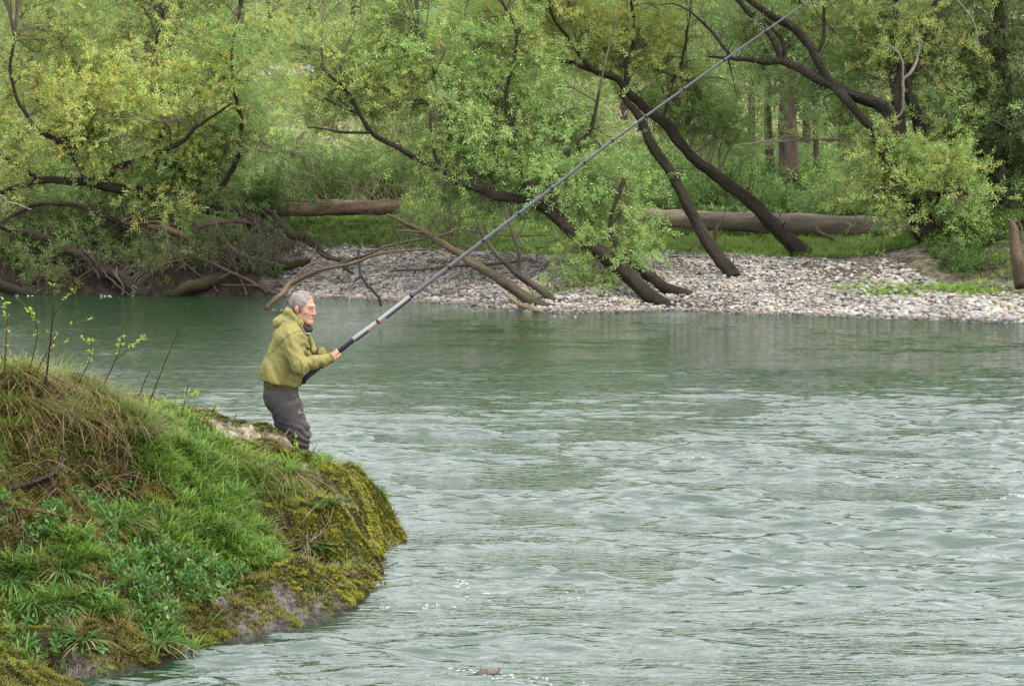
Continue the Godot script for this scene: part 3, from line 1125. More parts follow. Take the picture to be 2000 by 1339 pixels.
	willow("willow with twin straight trunks leaning left from the grass behind the gravel", at(1560, 498, 48.6), [
		[[1574, 502, 48.6, 40], [1535, 463, 48.8, 33], [1496, 424, 48.9, 30], [1461, 389, 49, 28], [1422, 360, 49, 27], [1387, 335, 49, 25], [1353, 306, 49, 24], [1318, 266, 49, 23], [1294, 237, 49, 22], [1264, 212, 49, 20], [1230, 182, 49, 19], [1203, 153, 49, 16], [1164, 140, 49, 13], [1140, 113, 49, 11], [1121, 86, 49, 9], [1080, 30, 49, 6], [1060, -60, 49, 4]],
		[[1434, 545, 46.4, 36], [1412, 515, 46.6, 31], [1392, 488, 46.8, 28], [1363, 439, 47.2, 26], [1333, 379, 47.6, 24], [1313, 340, 47.9, 24], [1284, 296, 48.2, 22], [1259, 251, 48.5, 19], [1239, 217, 48.7, 17], [1212, 180, 48.9, 14]],
		[[1164, 140, 49, 11], [1120, 124, 49, 9], [1097, 119, 49, 10], [1059, 125, 49, 10], [1030, 125, 49, 9], [997, 115, 49, 8], [954, 115, 49, 6], [906, 118, 49, 3]],
		[[997, 115, 49, 5], [950, 95, 49, 5], [930, 88, 49, 4], [880, 50, 49, 3]],
		[[1230, 182, 49, 10], [1225, 130, 49.2, 9], [1240, 60, 49.3, 7], [1220, -40, 49.3, 4]],
		[[1294, 237, 49, 8], [1310, 170, 49.2, 7], [1340, 90, 49.3, 5], [1350, 0, 49.3, 3]]],
		[[1000, 60, 49, 90, 60, 7, 110, 0.4, 1.08], [1110, 60, 49, 90, 60, 8, 120, 0.42, 1.08], [1220, 70, 49.2, 90, 60, 8, 120, 0.42, 1.08], [1180, 140, 49, 80, 40, 7, 90, 0.35, 1.05], [1310, 90, 49.2, 70, 60, 6, 80, 0.3, 1.05], [910, 40, 49, 70, 40, 5, 50, 0.4, 1.05], [1290, 170, 49.2, 70, 40, 5, 70, 0.15, 1.0], [1390, 190, 49.6, 80, 60, 6, 80, 0.03, 0.98], [1410, 270, 49.5, 70, 50, 6, 70, 0.0, 0.95], [1330, 220, 49.4, 60, 50, 5, 80, 0.02, 0.95],
		[1100, -90, 49, 220, 110, 9, 130, 0.35, 1.0], [1330, -80, 49.2, 160, 110, 8, 100, 0.3, 1.0], [1180, -270, 49.4, 240, 110, 9, 120, 0.3, 1.0]])
	willow("dark forked willow rising from the grassy mound at the right end of the far bank", at(1818, 478, 47.4), [
		[[1824, 486, 47.3, 54], [1808, 450, 47.3, 50], [1790, 400, 47.3, 44], [1770, 330, 47.3, 38], [1752, 275, 47.3, 32], [1737, 222, 47.3, 29], [1712, 202, 47.3, 26], [1673, 187, 47.3, 27], [1619, 163, 47.3, 25], [1575, 138, 47.3, 20], [1525, 118, 47.3, 17], [1496, 121, 47.3, 13], [1460, 117, 47.3, 11], [1427, 112, 47.3, 9], [1382, 112, 47.3, 4]],
		[[1790, 400, 47.3, 30], [1750, 340, 47.2, 26], [1727, 296, 47.1, 21], [1708, 261, 47.1, 20], [1673, 217, 47.1, 19], [1639, 182, 47.2, 19], [1619, 163, 47.3, 17]],
		[[1622, 165, 47.3, 22], [1594, 113, 47.3, 20], [1570, 74, 47.3, 19], [1545, 49, 47.3, 18], [1506, 30, 47.3, 16], [1466, 0, 47.3, 13], [1400, -50, 47.3, 8]],
		[[1525, 116, 47.3, 14], [1508, 74, 47.3, 13], [1486, 49, 47.3, 13], [1441, 0, 47.3, 11], [1390, -60, 47.3, 6]],
		[[1534, 112, 47.3, 9], [1530, 82, 47.3, 9], [1510, 60, 47.3, 7], [1490, 36, 47.3, 6]],
		[[1427, 108, 47.3, 8], [1397, 69, 47.3, 7], [1363, 34, 47.3, 5], [1323, 7, 47.3, 3], [1290, 8, 47.3, 2]],
		[[1590, 108, 47.3, 9], [1606, 80, 47.3, 8], [1609, 30, 47.3, 6], [1600, -40, 47.3, 4]],
		[[1770, 330, 47.6, 30], [1760, 240, 47.7, 27], [1750, 187, 47.8, 26], [1763, 128, 47.9, 22], [1750, 40, 48, 14], [1760, -60, 48, 8]],
		[[1808, 300, 47.8, 26], [1791, 232, 47.8, 24], [1772, 168, 47.9, 22], [1800, 90, 48, 14], [1830, 0, 48, 9]],
		[[1790, 400, 47.3, 14], [1730, 370, 46.8, 10], [1690, 380, 46.5, 6]],
		[[1800, 420, 47.3, 14], [1850, 370, 46.7, 10], [1890, 380, 46.4, 6]]],
		[[1640, 60, 47.6, 90, 60, 7, 90, 0.2, 0.88], [1740, 60, 47.7, 90, 60, 7, 100, 0.25, 0.88], [1830, 60, 47.8, 90, 60, 7, 100, 0.25, 0.88], [1760, 130, 47.5, 90, 50, 7, 90, 0.2, 0.85], [1860, 160, 47.6, 60, 60, 6, 80, 0.12, 0.8], [1830, 240, 47.5, 80, 50, 7, 90, 0.08, 0.75], [1560, 180, 47.9, 70, 50, 6, 60, 0.05, 0.85], [1640, 250, 47.9, 60, 50, 5, 55, 0.03, 0.85], [1690, 130, 47.8, 60, 40, 5, 50, 0.15, 0.88],
		[1720, 325, 46.6, 50, 38, 6, 100, 0.2, 1.0], [1800, 340, 46.5, 65, 45, 8, 160, 0.16, 1.05], [1860, 360, 46.4, 45, 38, 6, 90, 0.04, 1.05], [1750, 390, 46.6, 50, 22, 5, 60, 0.06, 0.98], [1830, 405, 46.5, 35, 22, 4, 40, 0.03, 0.98], [1700, 370, 46.7, 42, 22, 4, 45, 0.14, 0.95], [1500, 60, 47.5, 60, 50, 4, 35, 0.06, 0.9], [1440, 50, 47.6, 60, 50, 4, 35, 0.06, 0.9],
		[1640, -90, 47.6, 180, 110, 8, 110, 0.2, 0.9], [1830, -90, 47.8, 150, 110, 8, 110, 0.2, 0.9], [1450, -90, 47.4, 130, 110, 6, 80, 0.2, 0.95], [1560, -270, 47.8, 200, 110, 8, 110, 0.2, 0.9], [1850, -270, 48, 180, 110, 8, 110, 0.2, 0.9]])
	willow("dark shaded tree hung with creeper at the right edge of the frame", at(1960, 470, 48.4), [
		[[1965, 490, 48.4, 60], [1958, 400, 48.4, 48], [1950, 300, 48.5, 42], [1965, 180, 48.6, 36], [1950, 60, 48.6, 26], [1970, -80, 48.6, 14]],
		[[1900, 470, 48.8, 26], [1905, 380, 48.8, 22], [1890, 280, 48.8, 18], [1910, 150, 48.8, 14], [1880, 20, 48.8, 9]],
		[[2040, 520, 47, 30], [2030, 380, 47, 26], [2050, 220, 47, 20], [2030, 60, 47, 12]]],
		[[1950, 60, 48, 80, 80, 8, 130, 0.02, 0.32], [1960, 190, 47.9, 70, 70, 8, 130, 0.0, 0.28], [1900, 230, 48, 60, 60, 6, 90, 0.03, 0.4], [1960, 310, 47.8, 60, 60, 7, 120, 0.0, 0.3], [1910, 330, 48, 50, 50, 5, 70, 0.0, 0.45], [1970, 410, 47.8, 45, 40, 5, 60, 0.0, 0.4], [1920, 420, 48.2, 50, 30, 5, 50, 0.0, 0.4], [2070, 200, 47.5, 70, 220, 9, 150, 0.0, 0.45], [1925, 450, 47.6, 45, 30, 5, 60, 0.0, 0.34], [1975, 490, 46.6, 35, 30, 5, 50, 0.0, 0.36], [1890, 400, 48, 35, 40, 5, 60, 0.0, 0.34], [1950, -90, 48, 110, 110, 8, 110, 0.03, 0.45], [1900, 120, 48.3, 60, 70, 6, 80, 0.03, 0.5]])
	willow("pale willow standing back behind the long low limb at upper left", at(330, 300, 60), [
		[[330, 330, 60, 18], [300, 150, 60, 17], [312, 113, 60, 16], [334, 72, 60, 14], [358, 0, 60, 12], [375, -70, 60, 8]],
		[[309, 117, 60, 8], [330, 70, 60, 7], [355, 60, 60, 5], [372, 66, 60, 3]],
		[[230, 240, 60, 13], [188, 168, 60, 12], [152, 128, 60, 11], [130, 101, 60, 11], [108, 72, 60, 10], [74, 34, 60, 9], [45, 4, 60, 8], [0, -30, 60, 6]],
		[[104, 70, 60, 6], [92, 30, 60, 5], [86, -20, 60, 4]]],
		[[80, 50, 60.5, 120, 60, 7, 80, 0.1, 0.9], [230, 60, 60.5, 110, 60, 7, 90, 0.15, 0.95], [400, 60, 60.5, 100, 70, 7, 80, 0.1, 1.0], [540, 60, 61, 80, 50, 5, 40, 0.25, 1.0], [560, 200, 60, 70, 60, 5, 45, 0.1, 1.1], [570, 290, 59, 70, 40, 5, 45, 0.05, 1.1], [640, 320, 59, 60, 40, 5, 40, 0.1, 1.05], [240, 160, 60.5, 100, 60, 6, 60, 0.12, 0.95], [510, 180, 61, 70, 70, 5, 50, 0.05, 1.0], [240, -70, 60.5, 280, 90, 9, 110, 0.1, 0.95]], "willows standing back from the far bank")
	willow("thin pale willow standing back behind the middle of the far bank", at(900, 330, 62), [
		[[905, 340, 62, 16], [880, 250, 62, 14], [840, 150, 62, 12], [800, 60, 62, 10], [770, -40, 62, 7]],
		[[752, 78, 61, 7], [730, 50, 61, 7], [700, 15, 61, 8], [680, -20, 61, 6]],
		[[905, 260, 62, 9], [960, 160, 62, 8], [1000, 40, 62, 6], [1020, -40, 62, 4]]],
		[[720, 60, 61.5, 100, 60, 6, 60, 0.2, 1.0], [830, 60, 62, 90, 60, 6, 60, 0.05, 1.05], [930, 100, 62, 90, 60, 6, 60, 0.05, 1.05], [1010, 150, 62, 90, 70, 6, 70, 0.03, 1.0], [870, -80, 62, 200, 90, 8, 80, 0.1, 1.0]], "willows standing back from the far bank")


# ---------------------------------------------------------------- trees further back
func backing_tree(called: String, label: String, x: float, zd: float, height: float, spread: float, girth: float, clumps: int, tone: Color, lean := 0.0, group := "", bare := 0.0) -> void:
	var base := on_ground(x, zd, -0.1)
	var t := thing(called, label, "tree", base, group)
	var trunk := MB.new()
	var top := Vector3(lean * height, height * 0.8, rng.randfn() * 0.3)
	var cv := curve(PackedVector3Array([Vector3.ZERO, top * 0.35 + rv() * 0.15, top * 0.7 + rv() * 0.25, top]), PackedFloat32Array([girth, girth * 0.8, girth * 0.5, girth * 0.12]), 5)
	var col := Color(0.17, 0.12, 0.092)
	trunk.tube(cv[0], cv[1], 9, col, col * 1.1, 0.18, n_b)
	var ends := []
	for i in 9:
		var k := rng.randf_range(0.4, 0.95)
		var pts: PackedVector3Array = cv[0]
		var p := pts[int(k * (pts.size() - 1))]
		var a := rng.randf() * TAU
		var e := p + Vector3(cos(a), rng.randf_range(0.25, 0.9), sin(a)) * spread * rng.randf_range(0.5, 0.95)
		trunk.tube(PackedVector3Array([p, p.lerp(e, 0.5) + Vector3(0, 0.2, 0), e]), PackedFloat32Array([girth * 0.3, girth * 0.18, 0.015]), 5, col, col, 0.1, n_b, false)
		ends.append([p, e])
	put("trunk", trunk.mesh(), M.bark, t)
	var where := []
	var tint := PackedColorArray()
	for i in clumps:
		var s: Array = ends[rng.randi() % ends.size()]
		var p: Vector3 = s[0].lerp(s[1], rng.randf_range(0.35, 1.1)) + Vector3(rng.randfn(), rng.randfn(), rng.randfn()) * spread * 0.2
		where.append(Transform3D(Basis.from_euler(rv() * PI).scaled(Vector3.ONE * rng.randf_range(0.7, 1.4)), p))
		tint.append(shade(tone * (1.0 + 0.4 * n_a.get_noise_3dv(p * 1.5)), 0.2))
	many("crown", leaf_clump, M.leaf, where, tint, t)


func background_trees() -> void:
	var wood := "upright trees in the wood behind the long log"
	for q in [[1545, 372, 62, 9.0, 2.4, 0.30, "broad upright reddish-brown trunk behind the right log"], [1508, 366, 64, 7.0, 1.8, 0.14, "slim greyish trunk just left of the broad reddish one"], [1598, 366, 63, 6.0, 1.6, 0.10, "thin leaning trunk just right of the broad reddish one"], [1648, 345, 68, 9.0, 2.2, 0.20, "brown upright trunk seen below the forked willow's limbs"], [1577, 350, 74, 9.0, 2.0, 0.16, "pale upright trunk far back in the wood"], [1470, 330, 72, 8.0, 2.0, 0.14, "slim upright trunk behind the twin-trunked willow"], [1215, 290, 78, 9.0, 2.4, 0.16, "upright trunk at the near edge of the bright meadow"]]:
		var p := at(q[0], q[1], q[2])
		backing_tree("woodland_tree", q[6], p.x, q[2], q[3], q[4], q[5], 200, Color(0.10, 0.17, 0.045), -0.09 if q[0] == 1598 else 0.01, wood)
	var r := RandomNumberGenerator.new()
	r.seed = 77
	var spots := []
	for i in 46:
		var zd := r.randf_range(84.0, 165.0)
		var x := r.randf_range(-0.27, 0.27) * zd
		spots.append([x, zd])
	for s in spots:
		var tone := Color(0.15, 0.23, 0.06).lerp(Color(0.27, 0.29, 0.13), r.randf())
		var spot := int(clampf((s[0] / s[1] * F + 1000.0) / 200.0, 0.0, 9.0))
		var seen_by: String = ["at the far left edge", "behind the left willow's crown", "behind the long low limb's upshoot", "below the white roadside wall", "behind the slanting limb", "behind the middle willow", "behind the top of the twin trunks", "behind the white house", "behind the forked willow", "behind the dark creeper-hung tree"][spot]
		var ht := r.randf_range(5.0, 9.0)
		backing_tree("hillside_tree", "%s %s tree %s the hillside %s" % ["short" if ht < 6.4 else "middling" if ht < 7.7 else "tall", "yellowish pale" if tone.r > 0.21 else "fresh green", "low on" if s[1] < 105.0 else "halfway up" if s[1] < 135.0 else "high on", seen_by], s[0], s[1], ht, r.randf_range(2.2, 3.6), 0.16, 320, tone, r.randf_range(-0.1, 0.1), "trees on the hillside beyond the meadow")


# ---------------------------------------------------------------- logs, dead branches, sticks
func stick_shape(rows: Array, base: Vector3, sides: int, col: Color, col2: Color, wobble := 0.02, bump := 0.25) -> MB:
	var raw := PackedVector3Array()
	var rad := PackedFloat32Array()
	for p in rows:
		raw.append(at(p[0], p[1], p[2]) - base)
		rad.append(p[3] * 0.5 * p[2] / F)
	var c := curve(raw, rad, 6)
	var pts: PackedVector3Array = c[0]
	for i in range(1, pts.size()):
		pts[i] += Vector3(n_b.get_noise_3dv(pts[i] * 2.0 + base), n_b.get_noise_3dv(pts[i] * 2.0 + base + Vector3(5, 0, 0)), n_b.get_noise_3dv(pts[i] * 2.0 + base + Vector3(0, 5, 0))) * wobble
	var mb := MB.new()
	mb.tube(pts, c[1], sides, col, col2, bump, n_b)
	return mb


func dead_branch(called: String, label: String, parts: Array, col: Color, col2: Color, wobble := 0.04) -> void:
	var first: Array = parts[0][0]
	var base := at(first[0], first[1], first[2])
	var t := thing(called, label, "branch", base)
	for i in parts.size():
		put("stem" if i == 0 else "side_branch", stick_shape(parts[i], base, 7, col, col2, wobble).mesh(), M.dead, t)


func log_thing(label: String, rows: Array, col: Color, strips: int, seed_: int) -> void:
	var p0 := at(rows[0][0], rows[0][1], rows[0][2])
	var t := thing("fallen_log", label, "log", p0)
	put("trunk", stick_shape(rows, p0, 14, col, col * 1.15, 0.03, 0.16).mesh(), M.dead, t)
	# long ribs of loose bark, pale where it has split off
	var r := RandomNumberGenerator.new()
	r.seed = seed_
	var a := at(rows[0][0], rows[0][1], rows[0][2]) - p0
	var e := at(rows[-1][0], rows[-1][1], rows[-1][2]) - p0
	var rad: float = rows[0][3] * 0.5 * rows[0][2] / F
	var rad2: float = rows[-1][3] * 0.5 * rows[-1][2] / F
	var axis := (e - a).normalized()
	var u := axis.cross(Vector3.UP).normalized()
	var w := u.cross(axis)
	for i in strips:
		var k := r.randf_range(0.02, 0.85)
		var l := r.randf_range(0.05, 0.15)
		var ang := r.randf_range(-0.4, 1.9)
		var pts := PackedVector3Array()
		var rr := PackedFloat32Array()
		for j in 5:
			var q := k + l * j / 4.0
			var g := ang + 0.06 * sin(j * 1.7 + i)
			var d := (-u if u.z < 0.0 else u) * cos(g) + w * sin(g)
			pts.append(a.lerp(e, q) + d * lerpf(rad, rad2, q) * 0.99)
			rr.append((0.014 + 0.028 * sin(PI * j / 4.0)) * r.randf_range(0.7, 1.2))
		var mb := MB.new()
		var tone := col * r.randf_range(0.6, 1.5) if r.randf() < 0.6 else Color(0.42, 0.31, 0.22) * r.randf_range(0.8, 1.2)
		mb.tube(pts, rr, 5, tone, tone * 1.1, 0.3, n_b)
		put("bark_ridge", mb.mesh(), M.dead, t)


func driftwood() -> void:
	log_thing("long pale stripped log lying on the grass at the foot of the wood, right", [[1795, 452, 50.6, 42], [1700, 445, 51.0, 44], [1560, 438, 51.6, 44], [1420, 433, 52.4, 38], [1300, 426, 53.4, 32], [1180, 418, 54.6, 26], [1090, 412, 55.6, 20]], Color(0.27, 0.215, 0.17), 90, 5)
	log_thing("shorter orange-brown log with a broken end, lying above the gravel, left", [[781, 405, 53.2, 27], [720, 405, 53.2, 29], [650, 407, 53.2, 28], [580, 409, 53.2, 27], [520, 409, 53.4, 25], [430, 402, 53.8, 20]], Color(0.25, 0.17, 0.115), 40, 6)
	var pale := Color(0.30, 0.26, 0.20)
	var brown := Color(0.13, 0.095, 0.065)
	dead_branch("bare_branch", "bleached bare branch lying level across the wood, right of the twin trunks", [[[1740, 264, 48.2, 7], [1732, 266, 48.2, 7], [1698, 281, 48.2, 8], [1644, 274, 48.3, 7], [1584, 271, 48.4, 6], [1515, 276, 48.5, 5], [1437, 283, 48.6, 2]], [[1570, 270, 48.4, 4], [1550, 264, 48.4, 3], [1510, 268, 48.5, 2]]], pale, pale)
	dead_branch("bare_branch", "bleached crooked dead bough hanging in front of the forked willow", [[[1790, 60, 47.0, 3], [1796, 100, 46.9, 4], [1780, 140, 46.8, 6], [1766, 160, 46.8, 6], [1763, 205, 46.8, 6], [1755, 225, 46.8, 5], [1738, 235, 46.8, 3]], [[1766, 155, 46.8, 5], [1763, 118, 46.8, 4], [1740, 92, 46.8, 3], [1725, 88, 46.8, 2]]], pale, pale)
	dead_branch("bare_branch", "thin bleached twig dangling high at upper right", [[[1870, 0, 46.9, 4], [1895, 30, 46.9, 4], [1908, 60, 46.9, 4], [1912, 90, 46.9, 2]], [[1905, 62, 46.9, 3], [1930, 62, 46.9, 2]]], pale, pale)
	dead_branch("bare_branch", "pale forked bare twig at the left edge above the water", [[[-20, 372, 48.6, 5], [8, 388, 48.6, 5], [10, 400, 48.6, 5], [5, 425, 48.6, 3]], [[10, 395, 48.6, 4], [30, 396, 48.6, 4], [60, 408, 48.6, 2]]], pale, pale)
	dead_branch("drowned_tree", "mossy broken trunk leaning out of the water over the gravel", [[[1098, 613, 43.8, 24], [1085, 606, 43.9, 22], [1040, 588, 44.2, 21], [975, 545, 44.8, 20], [920, 510, 45.3, 17], [870, 480, 45.7, 14], [830, 455, 46, 11], [780, 430, 46.2, 9], [755, 418, 46.2, 7]], [[830, 455, 46, 6], [800, 452, 46, 5], [770, 448, 46, 3]]], Color(0.085, 0.075, 0.05), Color(0.16, 0.12, 0.06))
	dead_branch("drowned_tree", "slimmer dark trunk rising behind the mossy broken one", [[[1105, 608, 44.0, 18], [1060, 570, 44.5, 15], [1010, 535, 45, 12], [970, 495, 45.4, 10], [945, 462, 45.8, 7], [930, 430, 46, 5]], [[1010, 535, 45, 9], [1015, 500, 45.2, 8], [1000, 450, 45.6, 7], [985, 400, 46, 4]]], Color(0.075, 0.06, 0.045), Color(0.10, 0.08, 0.06))
	dead_branch("split_stake", "pale split piece of wood lying at the waterline beside the mossy trunk", [[[1068, 617, 43.5, 5], [1050, 608, 43.6, 11], [1020, 596, 43.8, 11], [985, 572, 44.2, 4]]], Color(0.33, 0.25, 0.15), Color(0.30, 0.22, 0.12), 0.02)
	dead_branch("long_branch", "long thin branch slanting out of the water behind the angler's head", [[[520, 602, 43.5, 10], [550, 572, 44.0, 11], [575, 548, 44.4, 10], [620, 530, 44.6, 8], [680, 515, 44.8, 7], [760, 492, 45, 5], [860, 487, 45.2, 2]], [[575, 548, 44.4, 5], [600, 520, 44.6, 4], [640, 512, 44.8, 2]]], Color(0.17, 0.12, 0.085), brown)
	dead_branch("long_branch", "thin upper branch arching over the gravel toward the middle trunks", [[[560, 560, 46, 4], [640, 522, 46, 6], [700, 502, 46, 6], [770, 478, 46, 5], [870, 456, 46, 5], [905, 449, 46, 4], [1000, 462, 46, 3], [1090, 458, 46, 2]]], brown, brown)
	dead_branch("long_branch", "dark crooked branch dipping into the water in front of the gravel", [[[700, 488, 46.0, 5], [703, 530, 45.5, 6], [712, 550, 45, 6], [728, 568, 44.6, 6], [741, 584, 44.3, 6], [743, 597, 44.2, 5]], [[706, 538, 45.4, 4], [690, 552, 45.2, 3]]], Color(0.05, 0.036, 0.028), Color(0.045, 0.03, 0.025))
	dead_branch("long_branch", "grey branch lying across the stones behind the rod", [[[760, 530, 46.4, 3], [850, 522, 46.4, 7], [930, 516, 46.4, 8], [990, 512, 46.4, 8], [1020, 505, 46.4, 5]], [[900, 518, 46.4, 4], [860, 508, 46.4, 3]]], Color(0.12, 0.1, 0.08), Color(0.09, 0.075, 0.06))
	dead_branch("fallen_bough", "mossy bough lying on the dark cut bank at left, roots in the water", [[[318, 578, 48.0, 16], [370, 562, 48.2, 24], [420, 546, 48.5, 27], [480, 532, 49, 25], [545, 520, 49.4, 20], [610, 512, 49.6, 12]], [[520, 405, 51, 10], [560, 450, 50.4, 16], [600, 470, 50.2, 18], [650, 505, 49.8, 9], [690, 530, 49.4, 3]]], Color(0.04, 0.038, 0.018), Color(0.07, 0.07, 0.025), 0.1)
	dead_branch("fallen_bough", "bent brown bough with a fork on the cut bank under the hanging leaves", [[[290, 442, 49.6, 12], [318, 446, 49.4, 13], [345, 454, 49.2, 14], [372, 470, 49.1, 12], [392, 498, 49, 9], [420, 530, 48.8, 5]], [[375, 452, 49.2, 10], [400, 438, 49.3, 10], [440, 432, 49.5, 9], [500, 436, 49.7, 5]], [[345, 458, 49.2, 7], [342, 480, 49.1, 5], [322, 498, 49, 3]]], Color(0.15, 0.095, 0.06), Color(0.10, 0.07, 0.045))
	dead_branch("bare_branch", "arched bare twig over the cut bank left of the gravel", [[[418, 412, 49.0, 3], [424, 440, 48.9, 4], [445, 475, 48.8, 4], [466, 492, 48.7, 5], [510, 508, 48.6, 5], [560, 520, 48.5, 3]]], Color(0.22, 0.17, 0.13), Color(0.2, 0.15, 0.11))
	dead_branch("bare_branch", "bare twigs fanning low over the water's edge at left", [[[385, 500, 48.7, 4], [450, 530, 48.5, 5], [505, 558, 48.3, 5], [545, 574, 48.1, 4]], [[450, 530, 48.5, 4], [420, 545, 48.4, 3], [390, 545, 48.4, 2]], [[505, 549, 48.3, 3], [560, 548, 48.2, 3], [610, 550, 48.1, 2]], [[432, 555, 48.3, 2], [520, 557, 48.2, 3], [590, 554, 48.1, 2]]], Color(0.17, 0.13, 0.1), Color(0.17, 0.13, 0.1))
	dead_branch("bare_branch", "grey bare twig standing out of the water below the leaning dark willow", [[[238, 577, 48.0, 4], [240, 560, 48, 4], [230, 540, 48, 4], [228, 520, 48, 2]], [[232, 545, 48, 3], [222, 530, 48, 2]]], Color(0.16, 0.13, 0.1), Color(0.2, 0.16, 0.12))
	dead_branch("snag", "pale splintered snag standing in the bushes above the left log", [[[570, 305, 54.5, 13], [577, 285, 54.5, 12], [586, 268, 54.5, 9], [597, 255, 54.5, 3]], [[578, 282, 54.5, 6], [572, 270, 54.5, 2]]], Color(0.34, 0.25, 0.17), Color(0.36, 0.27, 0.19), 0.02)
	dead_branch("snag", "tan splintered stump at the right edge above the stones", [[[1998, 560, 43.2, 30], [1992, 510, 43.4, 28], [1983, 460, 43.6, 22], [1975, 434, 43.7, 12], [1968, 428, 43.7, 3]], [[1990, 490, 43.5, 8], [1998, 450, 43.5, 5], [1984, 428, 43.5, 2]]], Color(0.11, 0.08, 0.052), Color(0.18, 0.125, 0.075), 0.04)
	dead_branch("broken_stick", "brown broken stick slanting down from the foot of the twin trunks", [[[1583, 498, 47.8, 10], [1600, 517, 47.4, 11], [1620, 535, 47, 11], [1637, 549, 46.6, 5]]], Color(0.17, 0.115, 0.075), Color(0.16, 0.11, 0.07), 0.02)
	dead_branch("broken_stick", "short pale stake upright between the two slanting trunks", [[[1397, 478, 49.4, 8], [1398, 455, 49.4, 8], [1402, 440, 49.4, 4]], [[1400, 445, 49.4, 3], [1412, 425, 49.4, 3], [1416, 412, 49.4, 2]]], Color(0.3, 0.2, 0.11), Color(0.28, 0.2, 0.13), 0.01)
	dead_branch("broken_stick", "pale stick leaning against the front of the right log", [[[1641, 471, 49.9, 9], [1620, 463, 50, 8], [1600, 452, 50.1, 8], [1592, 430, 50.2, 4]]], Color(0.3, 0.24, 0.18), Color(0.26, 0.21, 0.16), 0.01)
	dead_branch("bare_branch", "thin bare stem leaning out from the cut bank below the long low limb", [[[300, 468, 49.4, 3], [350, 505, 49.0, 4], [400, 545, 48.5, 3], [425, 568, 48.2, 2]]], Color(0.10, 0.075, 0.055), Color(0.16, 0.12, 0.09))
	dead_branch("bare_branch", "thin bare stem slanting from the foot of the long low limb to the water", [[[352, 432, 50, 3], [420, 490, 49.2, 4], [480, 540, 48.6, 4], [522, 572, 48.2, 3]]], Color(0.10, 0.075, 0.055), Color(0.16, 0.12, 0.09))
	dead_branch("bare_branch", "dark bare stem dropping steeply beside the mossy bough", [[[432, 455, 49.4, 3], [455, 515, 48.9, 4], [482, 576, 48.0, 3]]], Color(0.10, 0.075, 0.055), Color(0.16, 0.12, 0.09))
	dead_branch("bare_branch", "bare stem leaning left at the edge of the gravel", [[[622, 468, 48, 2], [600, 525, 47, 4], [562, 588, 45.5, 4]]], Color(0.10, 0.075, 0.055), Color(0.16, 0.12, 0.09))
	dead_branch("bare_branch", "bare stem crossing in front of the leaning dark willow", [[[150, 472, 49, 3], [200, 528, 48.6, 4], [252, 577, 48.1, 3]]], Color(0.10, 0.075, 0.055), Color(0.16, 0.12, 0.09))
	dead_branch("bare_branch", "long curved bare stem from the left log down to the gravel", [[[482, 432, 51, 3], [560, 470, 49.8, 4], [640, 500, 48.6, 4], [702, 518, 47.6, 2]]], Color(0.10, 0.075, 0.055), Color(0.16, 0.12, 0.09))
	dead_branch("bare_branch", "bare shoot hanging from the slanting limb above the gravel", [[[862, 398, 46.4, 4], [830, 450, 46.2, 4], [790, 490, 46, 3], [758, 522, 45.8, 2]]], Color(0.10, 0.075, 0.055), Color(0.16, 0.12, 0.09))
	dead_branch("bare_branch", "bare shoot curving down beside the middle trunks", [[[1030, 420, 46.2, 4], [1010, 480, 45.8, 4], [1022, 540, 45.2, 3], [1040, 572, 44.8, 2]]], Color(0.10, 0.075, 0.055), Color(0.16, 0.12, 0.09))
	# bare bushes of thin stems between the left log and the slanting limb
	for q in [[690, 395, 53.6, 42, "tangle of bare straw-coloured stems above the left log", 150], [900, 480, 46.8, 16, "loose tangle of dark bare stems behind the mossy trunk", 70], [530, 330, 55, 34, "tangle of thin bare stems around the pale snag", 120], [430, 520, 48.5, 40, "tangle of dead twigs on the cut bank under the long low limb", 110], [210, 535, 48.5, 34, "tangle of dead twigs below the leaning dark willow", 120], [545, 500, 48.8, 36, "tangle of bare brown twigs where the cut bank meets the gravel", 80], [820, 470, 46.4, 24, "bare twigs spreading around the top of the mossy drowned tree", 90]]:
		var base := at(q[0], q[1], q[2])
		var mb := MB.new()
		for i in q[3] * 2:
			var p0 := at(q[0] + rng.randf_range(-1, 1) * q[5], q[1] + rng.randf_range(0, 10), q[2] + rng.randf_range(-0.8, 0.8)) - base
			var d := Vector3(rng.randfn() * 0.6, rng.randf_range(0.3, 1.0), rng.randfn() * 0.4).normalized() * rng.randf_range(0.6, 1.9)
			var tone := (Color(0.20, 0.15, 0.10) if q[2] > 50.0 else Color(0.06, 0.047, 0.036)) * rng.randf_range(0.6, 1.6)
			mb.tube(PackedVector3Array([p0, p0 + d * 0.55 + Vector3(0, 0.1, 0), p0 + d + Vector3(d.x * 0.25, -0.15, 0)]), PackedFloat32Array([0.007, 0.005, 0.002]), 4, tone, tone * 1.2, 0.0, null, false)
		var o := put("bare_shrub", mb.mesh(), M.twig)
		o.position = base
		tag(o, q[4], "shrub")
	# stone breaking the water at the bottom edge
	var rock := put("river_stone", pebble(321, 9, 12).mesh(), M.stone_dark)
	rock.transform = Transform3D(Basis.from_euler(Vector3(0.4, 0.3, 0.5)).scaled(Vector3(0.16, 0.14, 0.14)), on(950, 1322) + Vector3(0, 0.0, 0))
	tag(rock, "small wet brownish stone breaking the water at the bottom edge", "stone")
	# what shows through the leaves high up on the hillside
	var wall := thing("roadside_wall", "low white wall beside the road, glimpsed through the willows at upper left", "wall", at(610, 136, 100))
	var bm := BoxMesh.new()
	bm.size = Vector3(7.0, 0.45, 0.25)
	var wm := StandardMaterial3D.new()
	wm.albedo_color = Color(0.74, 0.73, 0.70).linear_to_srgb()
	wm.albedo_texture = M.wall.albedo_texture
	wm.uv1_triplanar = true
	wm.uv1_scale = Vector3.ONE * 0.4
